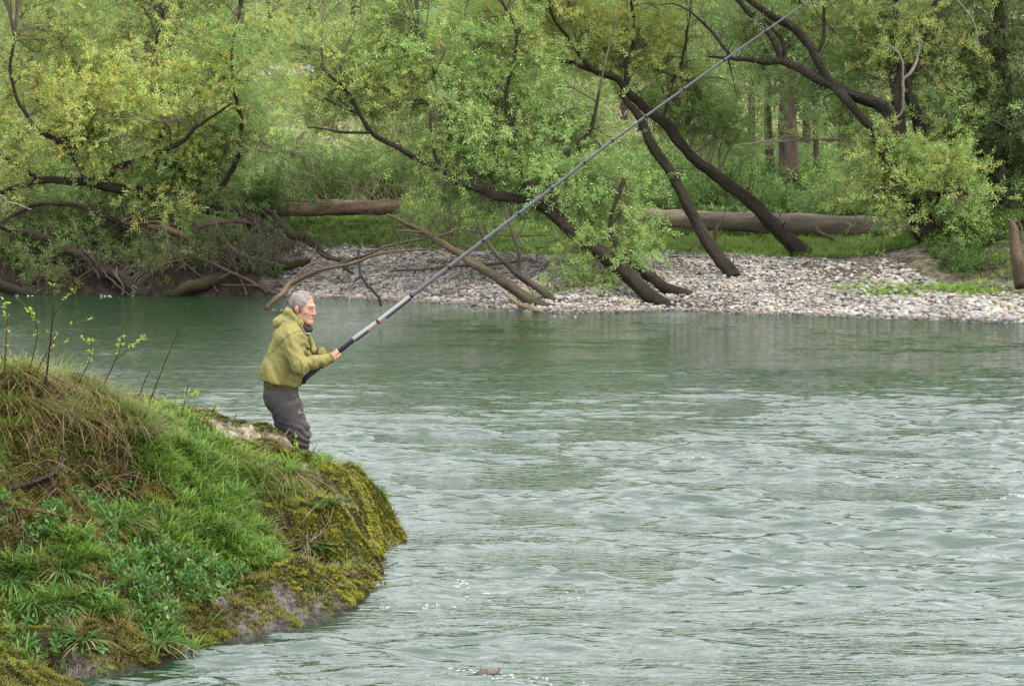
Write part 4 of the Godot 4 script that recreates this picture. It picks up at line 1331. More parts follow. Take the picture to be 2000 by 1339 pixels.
	wm.roughness = 0.9
	put("wall_face", bm, wm, wall)
	var cap := BoxMesh.new()
	cap.size = Vector3(7.1, 0.06, 0.32)
	put("coping", cap, wm, wall).position.y = 0.256
	house("small_house", "white house with a grey roof behind the forked willow's upper limbs", at(1458, 150, 118), Vector3(3.6, 2.2, 3.0), wm, Color(0.16, 0.15, 0.15))
	house("small_house", "tiny pale building with an orange roof, glimpsed high at upper left", at(474, 62, 128), Vector3(1.3, 0.75, 1.6), wm, Color(0.5, 0.22, 0.06))


func house(called: String, label: String, where: Vector3, size: Vector3, wm: Material, roof_col: Color) -> void:
	var t := thing(called, label, "house", where)
	var b := BoxMesh.new()
	b.size = size
	put("wall", b, wm, t).position.y = size.y * 0.5
	var mb := MB.new()
	var hx := size.x * 0.56
	var hz := size.z * 0.58
	for s in [-1.0, 1.0]:
		for k in 2:
			var y0 := size.y + 0.003 - 0.1
			var a := mb.vert(Vector3(-hx, y0 + k * 0.1, s * hz), roof_col)
			var c := mb.vert(Vector3(hx, y0 + k * 0.1, s * hz), roof_col)
			var d := mb.vert(Vector3(-hx, size.y * 1.4 + k * 0.1, 0), roof_col)
			var e := mb.vert(Vector3(hx, size.y * 1.4 + k * 0.1, 0), roof_col)
			mb.tri(a, d, c)
			mb.tri(c, d, e)
	put("roof", mb.mesh(true), M.plain, t)
	for s in [-1.0, 1.0]:
		var g := MB.new()
		var x: float = s * size.x * 0.5
		var p := g.vert(Vector3(x, size.y, -size.z * 0.5), Color.WHITE)
		var q := g.vert(Vector3(x, size.y, size.z * 0.5), Color.WHITE)
		var r := g.vert(Vector3(x, size.y * 1.37, 0), Color.WHITE)
		g.tri(p, q, r) if s < 0.0 else g.tri(p, r, q)
		put("gable", g.mesh(), wm, t)
	for k in 2:
		var f := BoxMesh.new()
		f.size = Vector3(size.x * 0.18, size.y * 0.4, 0.05)
		var fm := put("window", f, M.pane, t)
		fm.position = Vector3((k - 0.5) * size.x * 0.45, size.y * 0.55, size.z * 0.5 + 0.01)


# ---------------------------------------------------------------- grass and weeds on the far side
func tuft(n: int, r0: float, length: float, lean: float, droop: float, width: float, col: Color, tip: Color, seed_: int) -> MB:
	var r := RandomNumberGenerator.new()
	r.seed = seed_
	var mb := MB.new()
	for i in n:
		var a := r.randf() * TAU
		var k := r.randf_range(0.75, 1.2)
		mb.blade(Vector3(cos(a), 0, sin(a)) * r0 * sqrt(r.randf()), a + r.randfn() * 0.6, lean * r.randf_range(0.3, 1.3), length * r.randf_range(0.55, 1.15), droop * r.randf_range(0.4, 1.4), width * r.randf_range(0.7, 1.3), col * k, tip * k)
	return mb


func undergrowth() -> void:
	var where := []
	var tint := PackedColorArray()
	var g := tuft(11, 0.06, 0.20, 0.5, 0.35, 0.006, Color.WHITE * 0.8, Color.WHITE, 3)
	for i in 26000:
		var x := rng.randf_range(-11.0, 12.5)
		var zd := shore(x) + rng.randf_range(1.2, 11.0)
		var u := zd - shore(x)
		if rng.randf() > grass_share(x, zd, u) * (1.0 if x > -0.5 else 0.6):
			continue
		where.append(Transform3D(Basis(Vector3.UP, rng.randf() * TAU).scaled(Vector3.ONE * rng.randf_range(0.5, 1.2)), on_ground(x, zd)))
		tint.append(shade(Color(0.19, 0.33, 0.05).lerp(Color(0.28, 0.29, 0.09), 0.4 * rng.randf()), 0.25))
	many("lawn_grass", g.mesh(), M.grass, where, tint)
	where = []
	tint = PackedColorArray()
	for i in 60000:
		var zd := 46.0 + 46.0 * pow(rng.randf(), 1.4)
		var x := rng.randf_range(-0.26, 0.27) * zd
		var u := zd - shore(x)
		var ok := u > 11.0 or (x < -5.0 and u > 0.4) or (x > 8.6 and u > 3.2)
		if not ok:
			continue
		if pow((x - 7.1) / 1.2, 2.0) + pow((zd - 57.5) / 4.5, 2.0) < 1.0 and rng.randf() < 0.8:
			continue
		if n_a.get_noise_2d(x * 2.0, zd * 1.3) + rng.randf_range(-0.3, 0.3) < -0.12:
			continue
		var k := rng.randf_range(0.7, 1.7) if u > 11.0 else rng.randf_range(0.6, 1.3)
		where.append(Transform3D(Basis.from_euler(Vector3(rng.randfn() * 0.3, rng.randf() * TAU, rng.randfn() * 0.3)).scaled(Vector3.ONE * k), on_ground(x, zd, rng.randf() * 0.25 * k * sm(10.0, 14.0, u))))
		tint.append(shade(Color(0.115, 0.20, 0.045).lerp(Color(0.20, 0.27, 0.08), rng.randf() * (0.3 + sm(20.0, 35.0, u))) * (0.75 if u < 11.0 else 1.0), 0.25))
	many("undergrowth", weed, M.leaf, where, tint)
	where = []
	tint = PackedColorArray()
	for i in 16000:
		var zd := rng.randf_range(76.0, 170.0)
		var x := rng.randf_range(-0.27, 0.28) * zd
		if n_a.get_noise_2d(x * 0.6, zd * 0.25) + rng.randf_range(-0.25, 0.25) < -0.05:
			continue
		where.append(Transform3D(Basis.from_euler(rv() * PI).scaled(Vector3.ONE * rng.randf_range(0.9, 2.2)), on_ground(x, zd, rng.randf() * 1.2)))
		var c := Color(0.19, 0.28, 0.08).lerp(Color(0.38, 0.39, 0.19), rng.randf())
		tint.append(shade(c if rng.randf() < 0.8 else Color(0.30, 0.22, 0.17), 0.2))
	many("hillside_brush", leaf_clump, M.leaf, where, tint)
	# leafy bushes one can tell apart
	for q in [[760, 350, 54.5, 1.5, 1.1, 0.95, "low leafy bush behind the left log's broken end"], [640, 350, 55, 1.6, 1.0, 1.0, "low leafy bush above the left log"], [1680, 405, 53, 1.3, 0.9, 0.9, "green bush behind the right log near the forked willow"], [1500, 400, 55, 1.4, 0.8, 0.95, "low green bush behind the middle of the right log"], [1390, 370, 56, 1.5, 1.2, 0.95, "rounded bush behind the slanting twin trunks"], [1290, 395, 55, 1.3, 1.0, 0.95, "bush at the far thin end of the right log"], [520, 385, 53, 1.3, 1.0, 0.85, "dark leafy bush where the left log meets the long low limb"], [1900, 520, 45.4, 0.8, 0.35, 0.7, "low leafy weeds on the mound at right"]]:
		var base := at(q[0], q[1] + 20, q[2])
		var t := thing("leafy_bush", q[6], "bush", base)
		var wood := MB.new()
		var w := []
		var c := PackedColorArray()
		for i in 46:
			var d := Vector3(rng.randfn() * 0.5 * q[3], absf(rng.randfn()) * 0.6 * q[4] + 0.1, rng.randfn() * 0.4 * q[3])
			var s := Vector3(d.x * 0.2, -0.3, d.z * 0.2)
			wood.tube(PackedVector3Array([s, s.lerp(d, 0.5) + Vector3(0, 0.1, 0), d]), PackedFloat32Array([0.012, 0.008, 0.003]), 4, BARK * 1.6, BARK * 2.2, 0.0, null, false)
			for j in 20:
				w.append(Transform3D(turned(rv() + Vector3.UP * 0.5, rng.randf_range(0.7, 1.3)), s.lerp(d, rng.randf_range(0.4, 1.0)) + rv() * 0.16))
				c.append(shade(Color(0.11, 0.19, 0.045) * q[5], 0.25))
		put("stems", wood.mesh(), M.twig, t)
		many("foliage", sprig, M.leaf, w, c, t)


# ---------------------------------------------------------------- plants on the near bank
func tussock(label: String, px: float, py: float, layers: Array, dry := false) -> void:
	var p := bank_hit(px, py)
	var mb := MB.new()
	for i in layers.size():
		var l: Array = layers[i]
		mb.join(tuft(l[0], l[1], l[2], l[3], l[4], l[5], l[6], l[7], int(px * 7 + py + i)), Transform3D(Basis(), Vector3(0, 0.02, 0)))
	var o := put("grass_tussock", mb.mesh(), M.grass)
	o.position = p + Vector3(0, -0.02, 0)
	tag(o, label, "grass")


func herb(called: String, label: String, px: float, py: float, n: int, length: float, width: float, rise: float, col: Color) -> void:
	var p := bank_hit(px, py)
	var t := thing(called, label, "plant", p)
	for i in n:
		var mb := MB.new()
		var a := i * 2.4 + rng.randf() * 0.5
		var e := rise * rng.randf_range(0.6, 1.3)
		var along := Vector3(cos(a) * cos(e), sin(e), sin(a) * cos(e))
		var side := Vector3(-sin(a), 0, cos(a))
		var l := length * rng.randf_range(0.7, 1.2)
		var rows := 5
		var prev := PackedInt32Array()
		var cc := shade(col, 0.15)
		for j in rows + 1:
			var s := float(j) / rows
			var q := along * l * s + Vector3(0, -0.35 * l * s * s, 0)
			var hw := width * 0.5 * pow(sin(PI * clampf(s * 0.92 + 0.06, 0.0, 1.0)), 0.8)
			var row := PackedInt32Array([mb.vert(q - side * hw + Vector3(0, hw * 0.35, 0), cc), mb.vert(q, cc * 1.15), mb.vert(q + side * hw + Vector3(0, hw * 0.35, 0), cc)])
			if j > 0:
				for k in 2:
					mb.tri(prev[k], row[k], prev[k + 1])
					mb.tri(prev[k + 1], row[k], row[k + 1])
			prev = row
		put("leaf", mb.mesh(), M.leaf, t)


func leafy_stem(label: String, rows: Array, w0: float, w1: float, leaves: int, col: Color, branches := []) -> void:
	var first := bank_hit(rows[0][0], rows[0][1])
	var z := -first.z
	var t := thing("budding_stem", label, "sapling", first)
	var all := [rows] + branches
	for i in all.size():
		var raw := PackedVector3Array()
		var rad := PackedFloat32Array()
		var r: Array = all[i]
		for j in r.size():
			raw.append(at(r[j][0], r[j][1], z - 0.12 * j) - first)
			rad.append(lerpf(w0, w1, float(j) / (r.size() - 1)) * (0.4 if i == 0 else 0.25) * z / F)
		var c := curve(raw, rad, 5)
		var mb := MB.new()
		mb.tube(c[0], c[1], 6, col, col * 1.3, 0.1, n_b)
		put("stem" if i == 0 else "side_stem", mb.mesh(), M.twig, t)
		if leaves > 0:
			var lm := MB.new()
			var pts: PackedVector3Array = c[0]
			for k in leaves:
				var f := rng.randf_range(0.35, 1.0) * (pts.size() - 1)
				var p := pts[int(f)]
				for m in 3:
					var d := (rv() + Vector3.UP * 0.5).normalized()
					lm.leaf(p + rv() * 0.012, d, d.cross(rv()).normalized(), rng.randf_range(0.02, 0.038), 0.016, 0.3, shade(Color(0.30, 0.40, 0.06), 0.2))
			tag(put("leaves", lm.mesh(), M.leaf, t), "", "", "", "stuff")


func ground_stick(called: String, label: String, parts: Array, w0: float, w1: float, col: Color, lift := 0.02) -> void:
	var first := bank_hit(parts[0][0][0], parts[0][0][1])
	var t := thing(called, label, "branch", first)
	for i in parts.size():
		var raw := PackedVector3Array()
		var rad := PackedFloat32Array()
		var r: Array = parts[i]
		for j in r.size():
			var h := bank_hit(r[j][0], r[j][1])
			var z := minf(-h.z, -first.z + 0.6) - lift
			raw.append(at(r[j][0], r[j][1], z) - first)
			rad.append(lerpf(w0, w1, float(j) / (r.size() - 1)) * (0.5 if i == 0 else 0.35) * z / F)
		var c := curve(raw, rad, 5)
		var mb := MB.new()
		mb.tube(c[0], c[1], 6, col, col * 1.2, 0.2, n_b)
		put("stem" if i == 0 else "side_branch", mb.mesh(), M.bark, t)


func bank_plants() -> void:
	# moss and short grass: nobody could count them
	var moss_tuft := tuft(12, 0.024, 0.019, 0.6, 0.1, 0.0022, Color.WHITE * 0.75, Color.WHITE, 8)
	var fine := tuft(9, 0.03, 0.115, 0.55, 0.45, 0.0030, Color.WHITE * 0.75, Color.WHITE, 9)
	var w_m := []
	var t_m := PackedColorArray()
	var w_g := []
	var t_g := PackedColorArray()
	var w_d := []
	var t_d := PackedColorArray()
	for i in 230000:
		var x := rng.randf_range(-5.2, -0.8)
		var zd := rng.randf_range(12.0, 19.6)
		var h := bank(x, zd)
		if h < 0.02 or rng.randf() < blot(x, zd, bare) * 1.1 or rng.randf() < blot(x, zd, pale) * 1.05:
			continue
		var q := n_a.get_noise_2d(x * 4.0 + 30.0, zd * 4.0)
		var is_green := blot(x, zd, green)
		var nrm := Vector3(bank_base(x - 0.1, zd) - bank_base(x + 0.1, zd), 0.2, -(bank_base(x, zd - 0.1) - bank_base(x, zd + 0.1))).normalized()
		var up := Quaternion(Vector3.UP, nrm)
		if rng.randf() < is_green * 0.8 - 0.16 + 0.35 * n_b.get_noise_2d(x * 1.5, zd * 1.5):
			if w_g.size() < 34000:
				w_g.append(Transform3D(Basis(Quaternion(Vector3.UP, (nrm + Vector3.UP * 1.2).normalized())) * Basis(Vector3.UP, rng.randf() * TAU).scaled(Vector3.ONE * rng.randf_range(0.45, 1.6)), Vector3(x, h - 0.006, -zd)))
				t_g.append(shade(Color(0.19, 0.32, 0.04).lerp(Color(0.09, 0.18, 0.035), clampf(rng.randf() + 0.8 * n_b.get_noise_2d(x * 2.6, zd * 2.6), 0, 1)), 0.25))
			continue
		if rng.randf() < 0.007:
			w_d.append(Transform3D(Basis(up) * Basis(Vector3.UP, rng.randf() * TAU).scaled(Vector3.ONE * rng.randf_range(0.6, 1.3)), Vector3(x, h - 0.005, -zd)))
			t_d.append(shade(Color(0.19, 0.145, 0.065), 0.3))
		var c := Color(0.13, 0.15, 0.018).lerp(Color(0.105, 0.085, 0.018), clampf(0.5 + 1.6 * q, 0, 1))
		c = c.lerp(Color(0.22, 0.215, 0.025), sm(-1.9, -1.3, x) * clampf(0.7 + q, 0, 1))
		c = c.lerp(Color(0.085, 0.135, 0.02), clampf(1.6 * n_b.get_noise_2d(x * 2.2, zd * 2.2), 0, 1))
		if n_b.get_noise_2d(x * 1.3 + 7.0, zd * 1.3) > 0.28 and rng.randf() < 0.8:
			continue
		w_m.append(Transform3D(Basis(up) * Basis(Vector3.UP, rng.randf() * TAU).scaled(Vector3.ONE * rng.randf_range(0.7, 1.6)), Vector3(x, h - 0.004, -zd)))
		t_m.append(shade(c, 0.3))
	many("moss", moss_tuft.mesh(), M.moss, w_m, t_m)
	many("bank_grass", fine.mesh(), M.grass, w_g, t_g)
	many("dead_grass", fine.mesh(), M.grass, w_d, t_d)
	var tan_ := Color(0.26, 0.195, 0.085)
	var straw := Color(0.38, 0.30, 0.16)
	var g1 := Color(0.12, 0.22, 0.028)
	var g2 := Color(0.26, 0.39, 0.07)
	var d1 := Color(0.06, 0.14, 0.03)
	var d2 := Color(0.14, 0.27, 0.07)
	var rust := Color(0.20, 0.12, 0.05)
	for q in [[20, 725, "big dry straw tussock at the left edge, topmost on the bank"], [55, 745, "dry tussock just below the topmost one"], [90, 738, "dry straw tussock beside the tall dark stem"], [125, 752, "overhanging dry tussock right of the tall dark stem"], [160, 765, "dry tussock at the crest of the straw fringe"], [190, 778, "dry tussock falling over the shaded hollow"], [222, 798, "dry tussock two from the end of the straw fringe"], [245, 815, "dry tussock next to last in the straw fringe"], [265, 838, "last hanging dry tussock of the fringe, beside the green grass"], [15, 790, "brownish hanging tussock at the left edge"], [60, 800, "brownish tussock under the topmost ones"], [105, 812, "brownish tussock hanging into the shaded hollow"], [150, 820, "middle tussock of the fringe's lower row"], [200, 838, "tussock of the lower row beside the last hanging one"], [10, 840, "lowest brown tussock at the left edge"]]:
		var k := rng.randf_range(0.8, 1.15)
		var dryness := rng.randf()
		tussock(q[2], q[0], q[1], [[int(40 + 90 * dryness), 0.18, 0.27 * k, 1.0, 0.55, 0.0017, tan_, straw], [int(240 - 110 * dryness), 0.17, 0.22 * k, 0.5, 0.4, 0.002, Color(0.12, 0.19, 0.03), Color(0.26, 0.34, 0.08)], [55, 0.16, 0.28 * k, 0.8, 1.3, 0.0018, rust, tan_]])
	for q in [[455, 905, 1.0, "large grass tussock, green on top with a brown skirt, at mid bank"], [505, 915, 0.9, "right-hand half of the brown-skirted tussock pair"], [555, 930, 0.75, "smaller brown-skirted tussock beside the mossy rock"], [628, 905, 0.6, "dark green tussock with a brown base on the rock's crest"], [420, 895, 0.75, "smaller green tussock left of the large brown-skirted one"]]:
		var k: float = q[2]
		tussock(q[3], q[0], q[1], [[150, 0.11 * k, 0.27 * k, 0.5, 0.45, 0.0032, g1, g2], [190, 0.12 * k, 0.36 * k, 0.75, 1.6, 0.002, rust, straw * 0.8]])
	for q in [[90, 800, "tangle of thin brown bramble stems in the straw fringe"], [60, 900, "tangle of thin dark bramble stems over the shaded hollow"], [180, 880, "few bramble stems arching beside the last straw tussocks"]]:
		var p := bank_hit(q[0], q[1])
		var mb := MB.new()
		for i in 34:
			var a := p + Vector3(rng.randfn() * 0.22, 0, rng.randfn() * 0.12)
			a.y = bank(a.x, -a.z)
			var d := Vector3(rng.randfn(), rng.randf_range(0.0, 0.8), rng.randf_range(0.0, 0.8)).normalized() * rng.randf_range(0.15, 0.5)
			var tone := Color(0.13, 0.085, 0.06) * rng.randf_range(0.5, 1.7)
			var cv := curve(PackedVector3Array([a - p, a - p + d * 0.5 + Vector3(0, 0.08, 0.02), a - p + d + Vector3(0, -0.08, 0.03)]), PackedFloat32Array([0.0028, 0.0022, 0.001]), 4)
			mb.tube(cv[0], cv[1], 4, tone, tone * 1.3, 0.0, null, false)
		var o := put("bramble", mb.mesh(), M.twig)
		o.position = p
		tag(o, q[2], "shrub")
	var n := 0
	for q in [[330, 810, 0.22], [365, 822, 0.2], [300, 800, 0.22], [340, 860, 0.2], [380, 880, 0.18], [300, 870, 0.18], [340, 920, 0.18], [390, 940, 0.2], [430, 1000, 0.2], [470, 1040, 0.2], [440, 1060, 0.22], [490, 1080, 0.22], [510, 1105, 0.2], [460, 1100, 0.22], [400, 1040, 0.2], [360, 980, 0.18], [270, 1000, 0.2], [560, 895, 0.10], [520, 900, 0.11], [480, 905, 0.11]]:
		tussock("bright green grass tuft " + ["just right of the straw fringe, on the skyline", "on the skyline behind the bare dark shoot", "behind the straw fringe's last tussock", "in front of the bare dark shoot", "under the left end of the rock shelf", "beside the hanging straw fringe", "right of the two weathered sticks", "below the brown-skirted tussocks", "at mid bank, right of the dock", "below the dock plant", "above the mossy spur", "at the right end of the mid-bank grass", "lowest on the mid-bank spur", "in the middle of the mid-bank spur", "left of the mid-bank spur", "above the dock plant", "beside the dark leafy herbs", "left of the angler's boots", "in front of the pale rock shelf", "below the middle of the rock shelf"][n], q[0], q[1], [[70, 0.09, q[2] * 0.95, 0.5, 0.5, 0.0034, g1, g2]])
		get_child(get_child_count() - 1).set_meta("group", "bright green grass tufts on the bank")
		n += 1
	for q in [[70, 1190, 0.34, "large dark green sedge clump at lower left"], [20, 1150, 0.3, "dark green sedge at the left edge above the large clump"], [120, 1130, 0.22, "small sedge between the large clump and the brown moss"], [225, 1030, 0.3, "long-bladed clump drooping over brown moss at mid bank"], [135, 1200, 0.2, "small sedge right of the large dark clump"], [305, 1265, 0.22, "dark green clump low by the waterline"], [645, 985, 0.18, "dark grass growing in the cleft of the mossy rock"], [610, 1075, 0.16, "dark grass tuft under the bare twig on the rock"], [160, 1260, 0.2, "drooping blades at the foot of the bank, lower left"]]:
		tussock(q[3], q[0], q[1], [[90, 0.05, q[2], 0.7, 0.6, 0.0042, d1, d2], [14, 0.05, q[2] * 1.1, 0.8, 0.9, 0.004, rust, straw]])
	herb("dock_plant", "upright broad-leaved dock in the bright grass at mid bank", 392, 1012, 5, 0.15, 0.05, 1.0, Color(0.15, 0.30, 0.04))
	herb("broad_leaf_plant", "broad-leaved rosette low on the bank beside dark soil", 185, 1165, 6, 0.13, 0.055, 0.5, Color(0.09, 0.19, 0.05))
	herb("broad_leaf_plant", "small rosette near the waterline at lower left", 190, 1270, 4, 0.10, 0.045, 0.4, Color(0.11, 0.21, 0.07))
	herb("broad_leaf_plant", "leafy seedling under the dry grass fringe", 165, 890, 7, 0.09, 0.035, 0.6, Color(0.15, 0.29, 0.05))
	herb("broad_leaf_plant", "leafy plant in the hollow of the rock below the twig", 560, 1090, 7, 0.09, 0.03, 0.6, Color(0.08, 0.17, 0.04))
	# patches of small-leaved herbs
	for q in [[330, 1110, 0.26, 120, "herb patch with tiny pale flowers at mid bank"], [360, 1150, 0.2, 80, "right-hand part of the pale-flowered herb patch"], [285, 1165, 0.2, 70, "grey-green herb patch above the low dark clump"], [310, 1230, 0.16, 70, "fresh green herbs just above the waterline"], [215, 1000, 0.14, 50, "dark leafy herbs at the edge of the brown moss"], [110, 1010, 0.12, 35, "grey-green herb sprigs in the shaded hollow"], [400, 1110, 0.16, 40, "herbs on the mossy spur at mid bank"], [190, 1000, 0.2, 45, "herbs under the few bramble stems"], [430, 1120, 0.2, 50, "leafy herbs below the bright grass"], [240, 1110, 0.2, 50, "loose leafy herbs in the middle of the lower slope"], [60, 1060, 0.2, 45, "herbs at the left edge under the bare twigs"], [90, 1290, 0.18, 45, "herbs over the dark gap at lower left"]]:
		var p := bank_hit(q[0], q[1])
		var w := []
		var c := PackedColorArray()
		var mb := MB.new()
		var wm := MB.new()
		for i in 7:
			var a := i * 2.4
			var along := Vector3(cos(a) * 0.8, 0.6, sin(a) * 0.8)
			wm.leaf(Vector3(0, 0.008 * i, 0), along, Vector3(-sin(a), 0, cos(a)), 0.035, 0.016, 0.3, Color.WHITE)
		for i in q[3]:
			var x: float = p.x + rng.randfn() * q[2] * 0.55
			var zd: float = -p.z + rng.randfn() * q[2] * 0.55
			var col := shade(Color(0.08, 0.175, 0.04), 0.3)
			if rng.randf() < 0.035:
				col = Color(0.30, 0.36, 0.14)
			var first := mb.v.size()
			mb.join(wm, Transform3D(Basis.from_euler(Vector3(rng.randfn() * 0.35, rng.randf() * TAU, rng.randfn() * 0.35)).scaled(Vector3.ONE * rng.randf_range(0.7, 1.6)), Vector3(x, bank(x, zd) + rng.randf() * 0.05, -zd) - p))
			for k in range(first, mb.v.size()):
				mb.c[k] = col
		var o := put("herb_patch", mb.mesh(), M.leaf)
		o.position = p
		tag(o, q[4], "herbs")
	var dark := Color(0.06, 0.04, 0.035)
	var red := Color(0.12, 0.06, 0.045)
	leafy_stem("tall dark stem with one leafy side shoot, rising from the straw tussocks", [[71, 780], [87, 750], [94, 698], [100, 642], [103, 590], [101, 545]], 7, 3, 4, dark, [[[102, 616], [122, 592], [145, 566]]])
	leafy_stem("budding shoot with bright leaves rising right of the straw fringe", [[197, 760], [227, 698], [238, 660], [243, 632]], 4, 2, 9, red, [[[227, 700], [262, 672], [297, 648]]])
	leafy_stem("long bare dark shoot with a reddish tip, tallest over the green grass", [[279, 822], [305, 750], [332, 682], [349, 645]], 4, 1.5, 0, dark)
	leafy_stem("short bare dark shoot left of the tallest one", [[263, 800], [277, 757], [292, 722]], 4, 2, 0, dark)
	leafy_stem("reddish leafy shoot at the very left edge", [[5, 765], [10, 690], [13, 616], [8, 585]], 5, 2, 8, red)
	leafy_stem("arching leafy shoot near the left edge", [[53, 735], [65, 690], [72, 642], [55, 605], [30, 581]], 4, 2, 8, red)
	leafy_stem("slender twig arching right from the straw tussocks", [[60, 750], [95, 680], [130, 640], [187, 619]], 4, 1.5, 5, red, [[[95, 680], [120, 672], [165, 660]]])
	leafy_stem("small budding shoot in the grass left of the pale rock shelf", [[352, 825], [360, 785], [368, 750]], 3, 1.5, 7, red, [[[358, 790], [372, 775], [386, 765]]])
	leafy_stem("small budding shoot at the left end of the pale rock shelf", [[395, 850], [408, 815], [423, 790]], 3, 1.5, 6, red)
	leafy_stem("thin leafy weed in front of the angler's trouser leg", [[576, 900], [577, 870], [574, 845]], 3, 1.5, 6, Color(0.10, 0.12, 0.03))
	leafy_stem("low budding twig over the straw fringe", [[140, 770], [170, 715], [178, 680], [176, 655]], 3, 1.5, 7, red)
	leafy_stem("thin brown shoot among the mid-bank grass", [[258, 1000], [275, 950], [284, 905]], 4, 2, 0, Color(0.09, 0.06, 0.03))
	ground_stick("bare_branch", "thick dead branch lying in the shaded hollow at left", [[[22, 952], [65, 940], [110, 922]], [[108, 926], [115, 905], [121, 880]]], 12, 8, Color(0.12, 0.085, 0.075), 0.06)
	ground_stick("bare_branch", "orange-brown straight stick under the shaded hollow", [[[33, 991], [100, 1003], [180, 1023]], [[60, 995], [85, 970], [108, 945]]], 6, 5, Color(0.24, 0.13, 0.06), 0.08)
	ground_stick("bare_branch", "short weathered stick lying in the grass, upper of two", [[[312, 902], [340, 897], [365, 896]]], 8, 9, Color(0.3, 0.24, 0.17), 0.05)
	ground_stick("bare_branch", "short weathered stick lying in the grass, lower of two", [[[318, 921], [345, 923], [365, 921]], [[333, 908], [348, 925], [360, 940]]], 7, 7, Color(0.26, 0.2, 0.14), 0.05)
	ground_stick("bare_branch", "pale crooked twig lying level across the moss", [[[541, 1058], [557, 1062], [589, 1053], [613, 1058], [650, 1064]], [[605, 1058], [630, 1035], [645, 1010], [658, 965]], [[602, 1095], [600, 1050], [599, 961]], [[581, 1080], [605, 1058], [643, 1030]]], 5, 3, Color(0.24, 0.18, 0.13), 0.10)
	ground_stick("bare_branch", "forked bare twig reaching over the water from the rock's foot", [[[609, 1110], [630, 1124], [678, 1122], [726, 1116], [778, 1098]], [[633, 1126], [662, 1144], [702, 1148], [734, 1140], [758, 1118]], [[630, 1124], [622, 1140], [590, 1132]]], 5, 2, Color(0.17, 0.13, 0.09), 0.10)
	ground_stick("bare_branch", "thin dead twigs crossing at the left edge", [[[0, 900], [20, 960], [35, 1010], [60, 1060]], [[10, 1040], [60, 985], [110, 940]], [[0, 980], [70, 985], [150, 1000]], [[40, 1000], [45, 1050], [44, 1075]]], 3, 2, Color(0.2, 0.15, 0.11), 0.14)


# ---------------------------------------------------------------- the angler and his rod
const MAN_Z := 18.3
const PX := 0.00413


func P(px: float, py: float, z := 0.0) -> Vector3:
	return Vector3((px - 585.0) * PX, (948.0 - py) * PX, z)


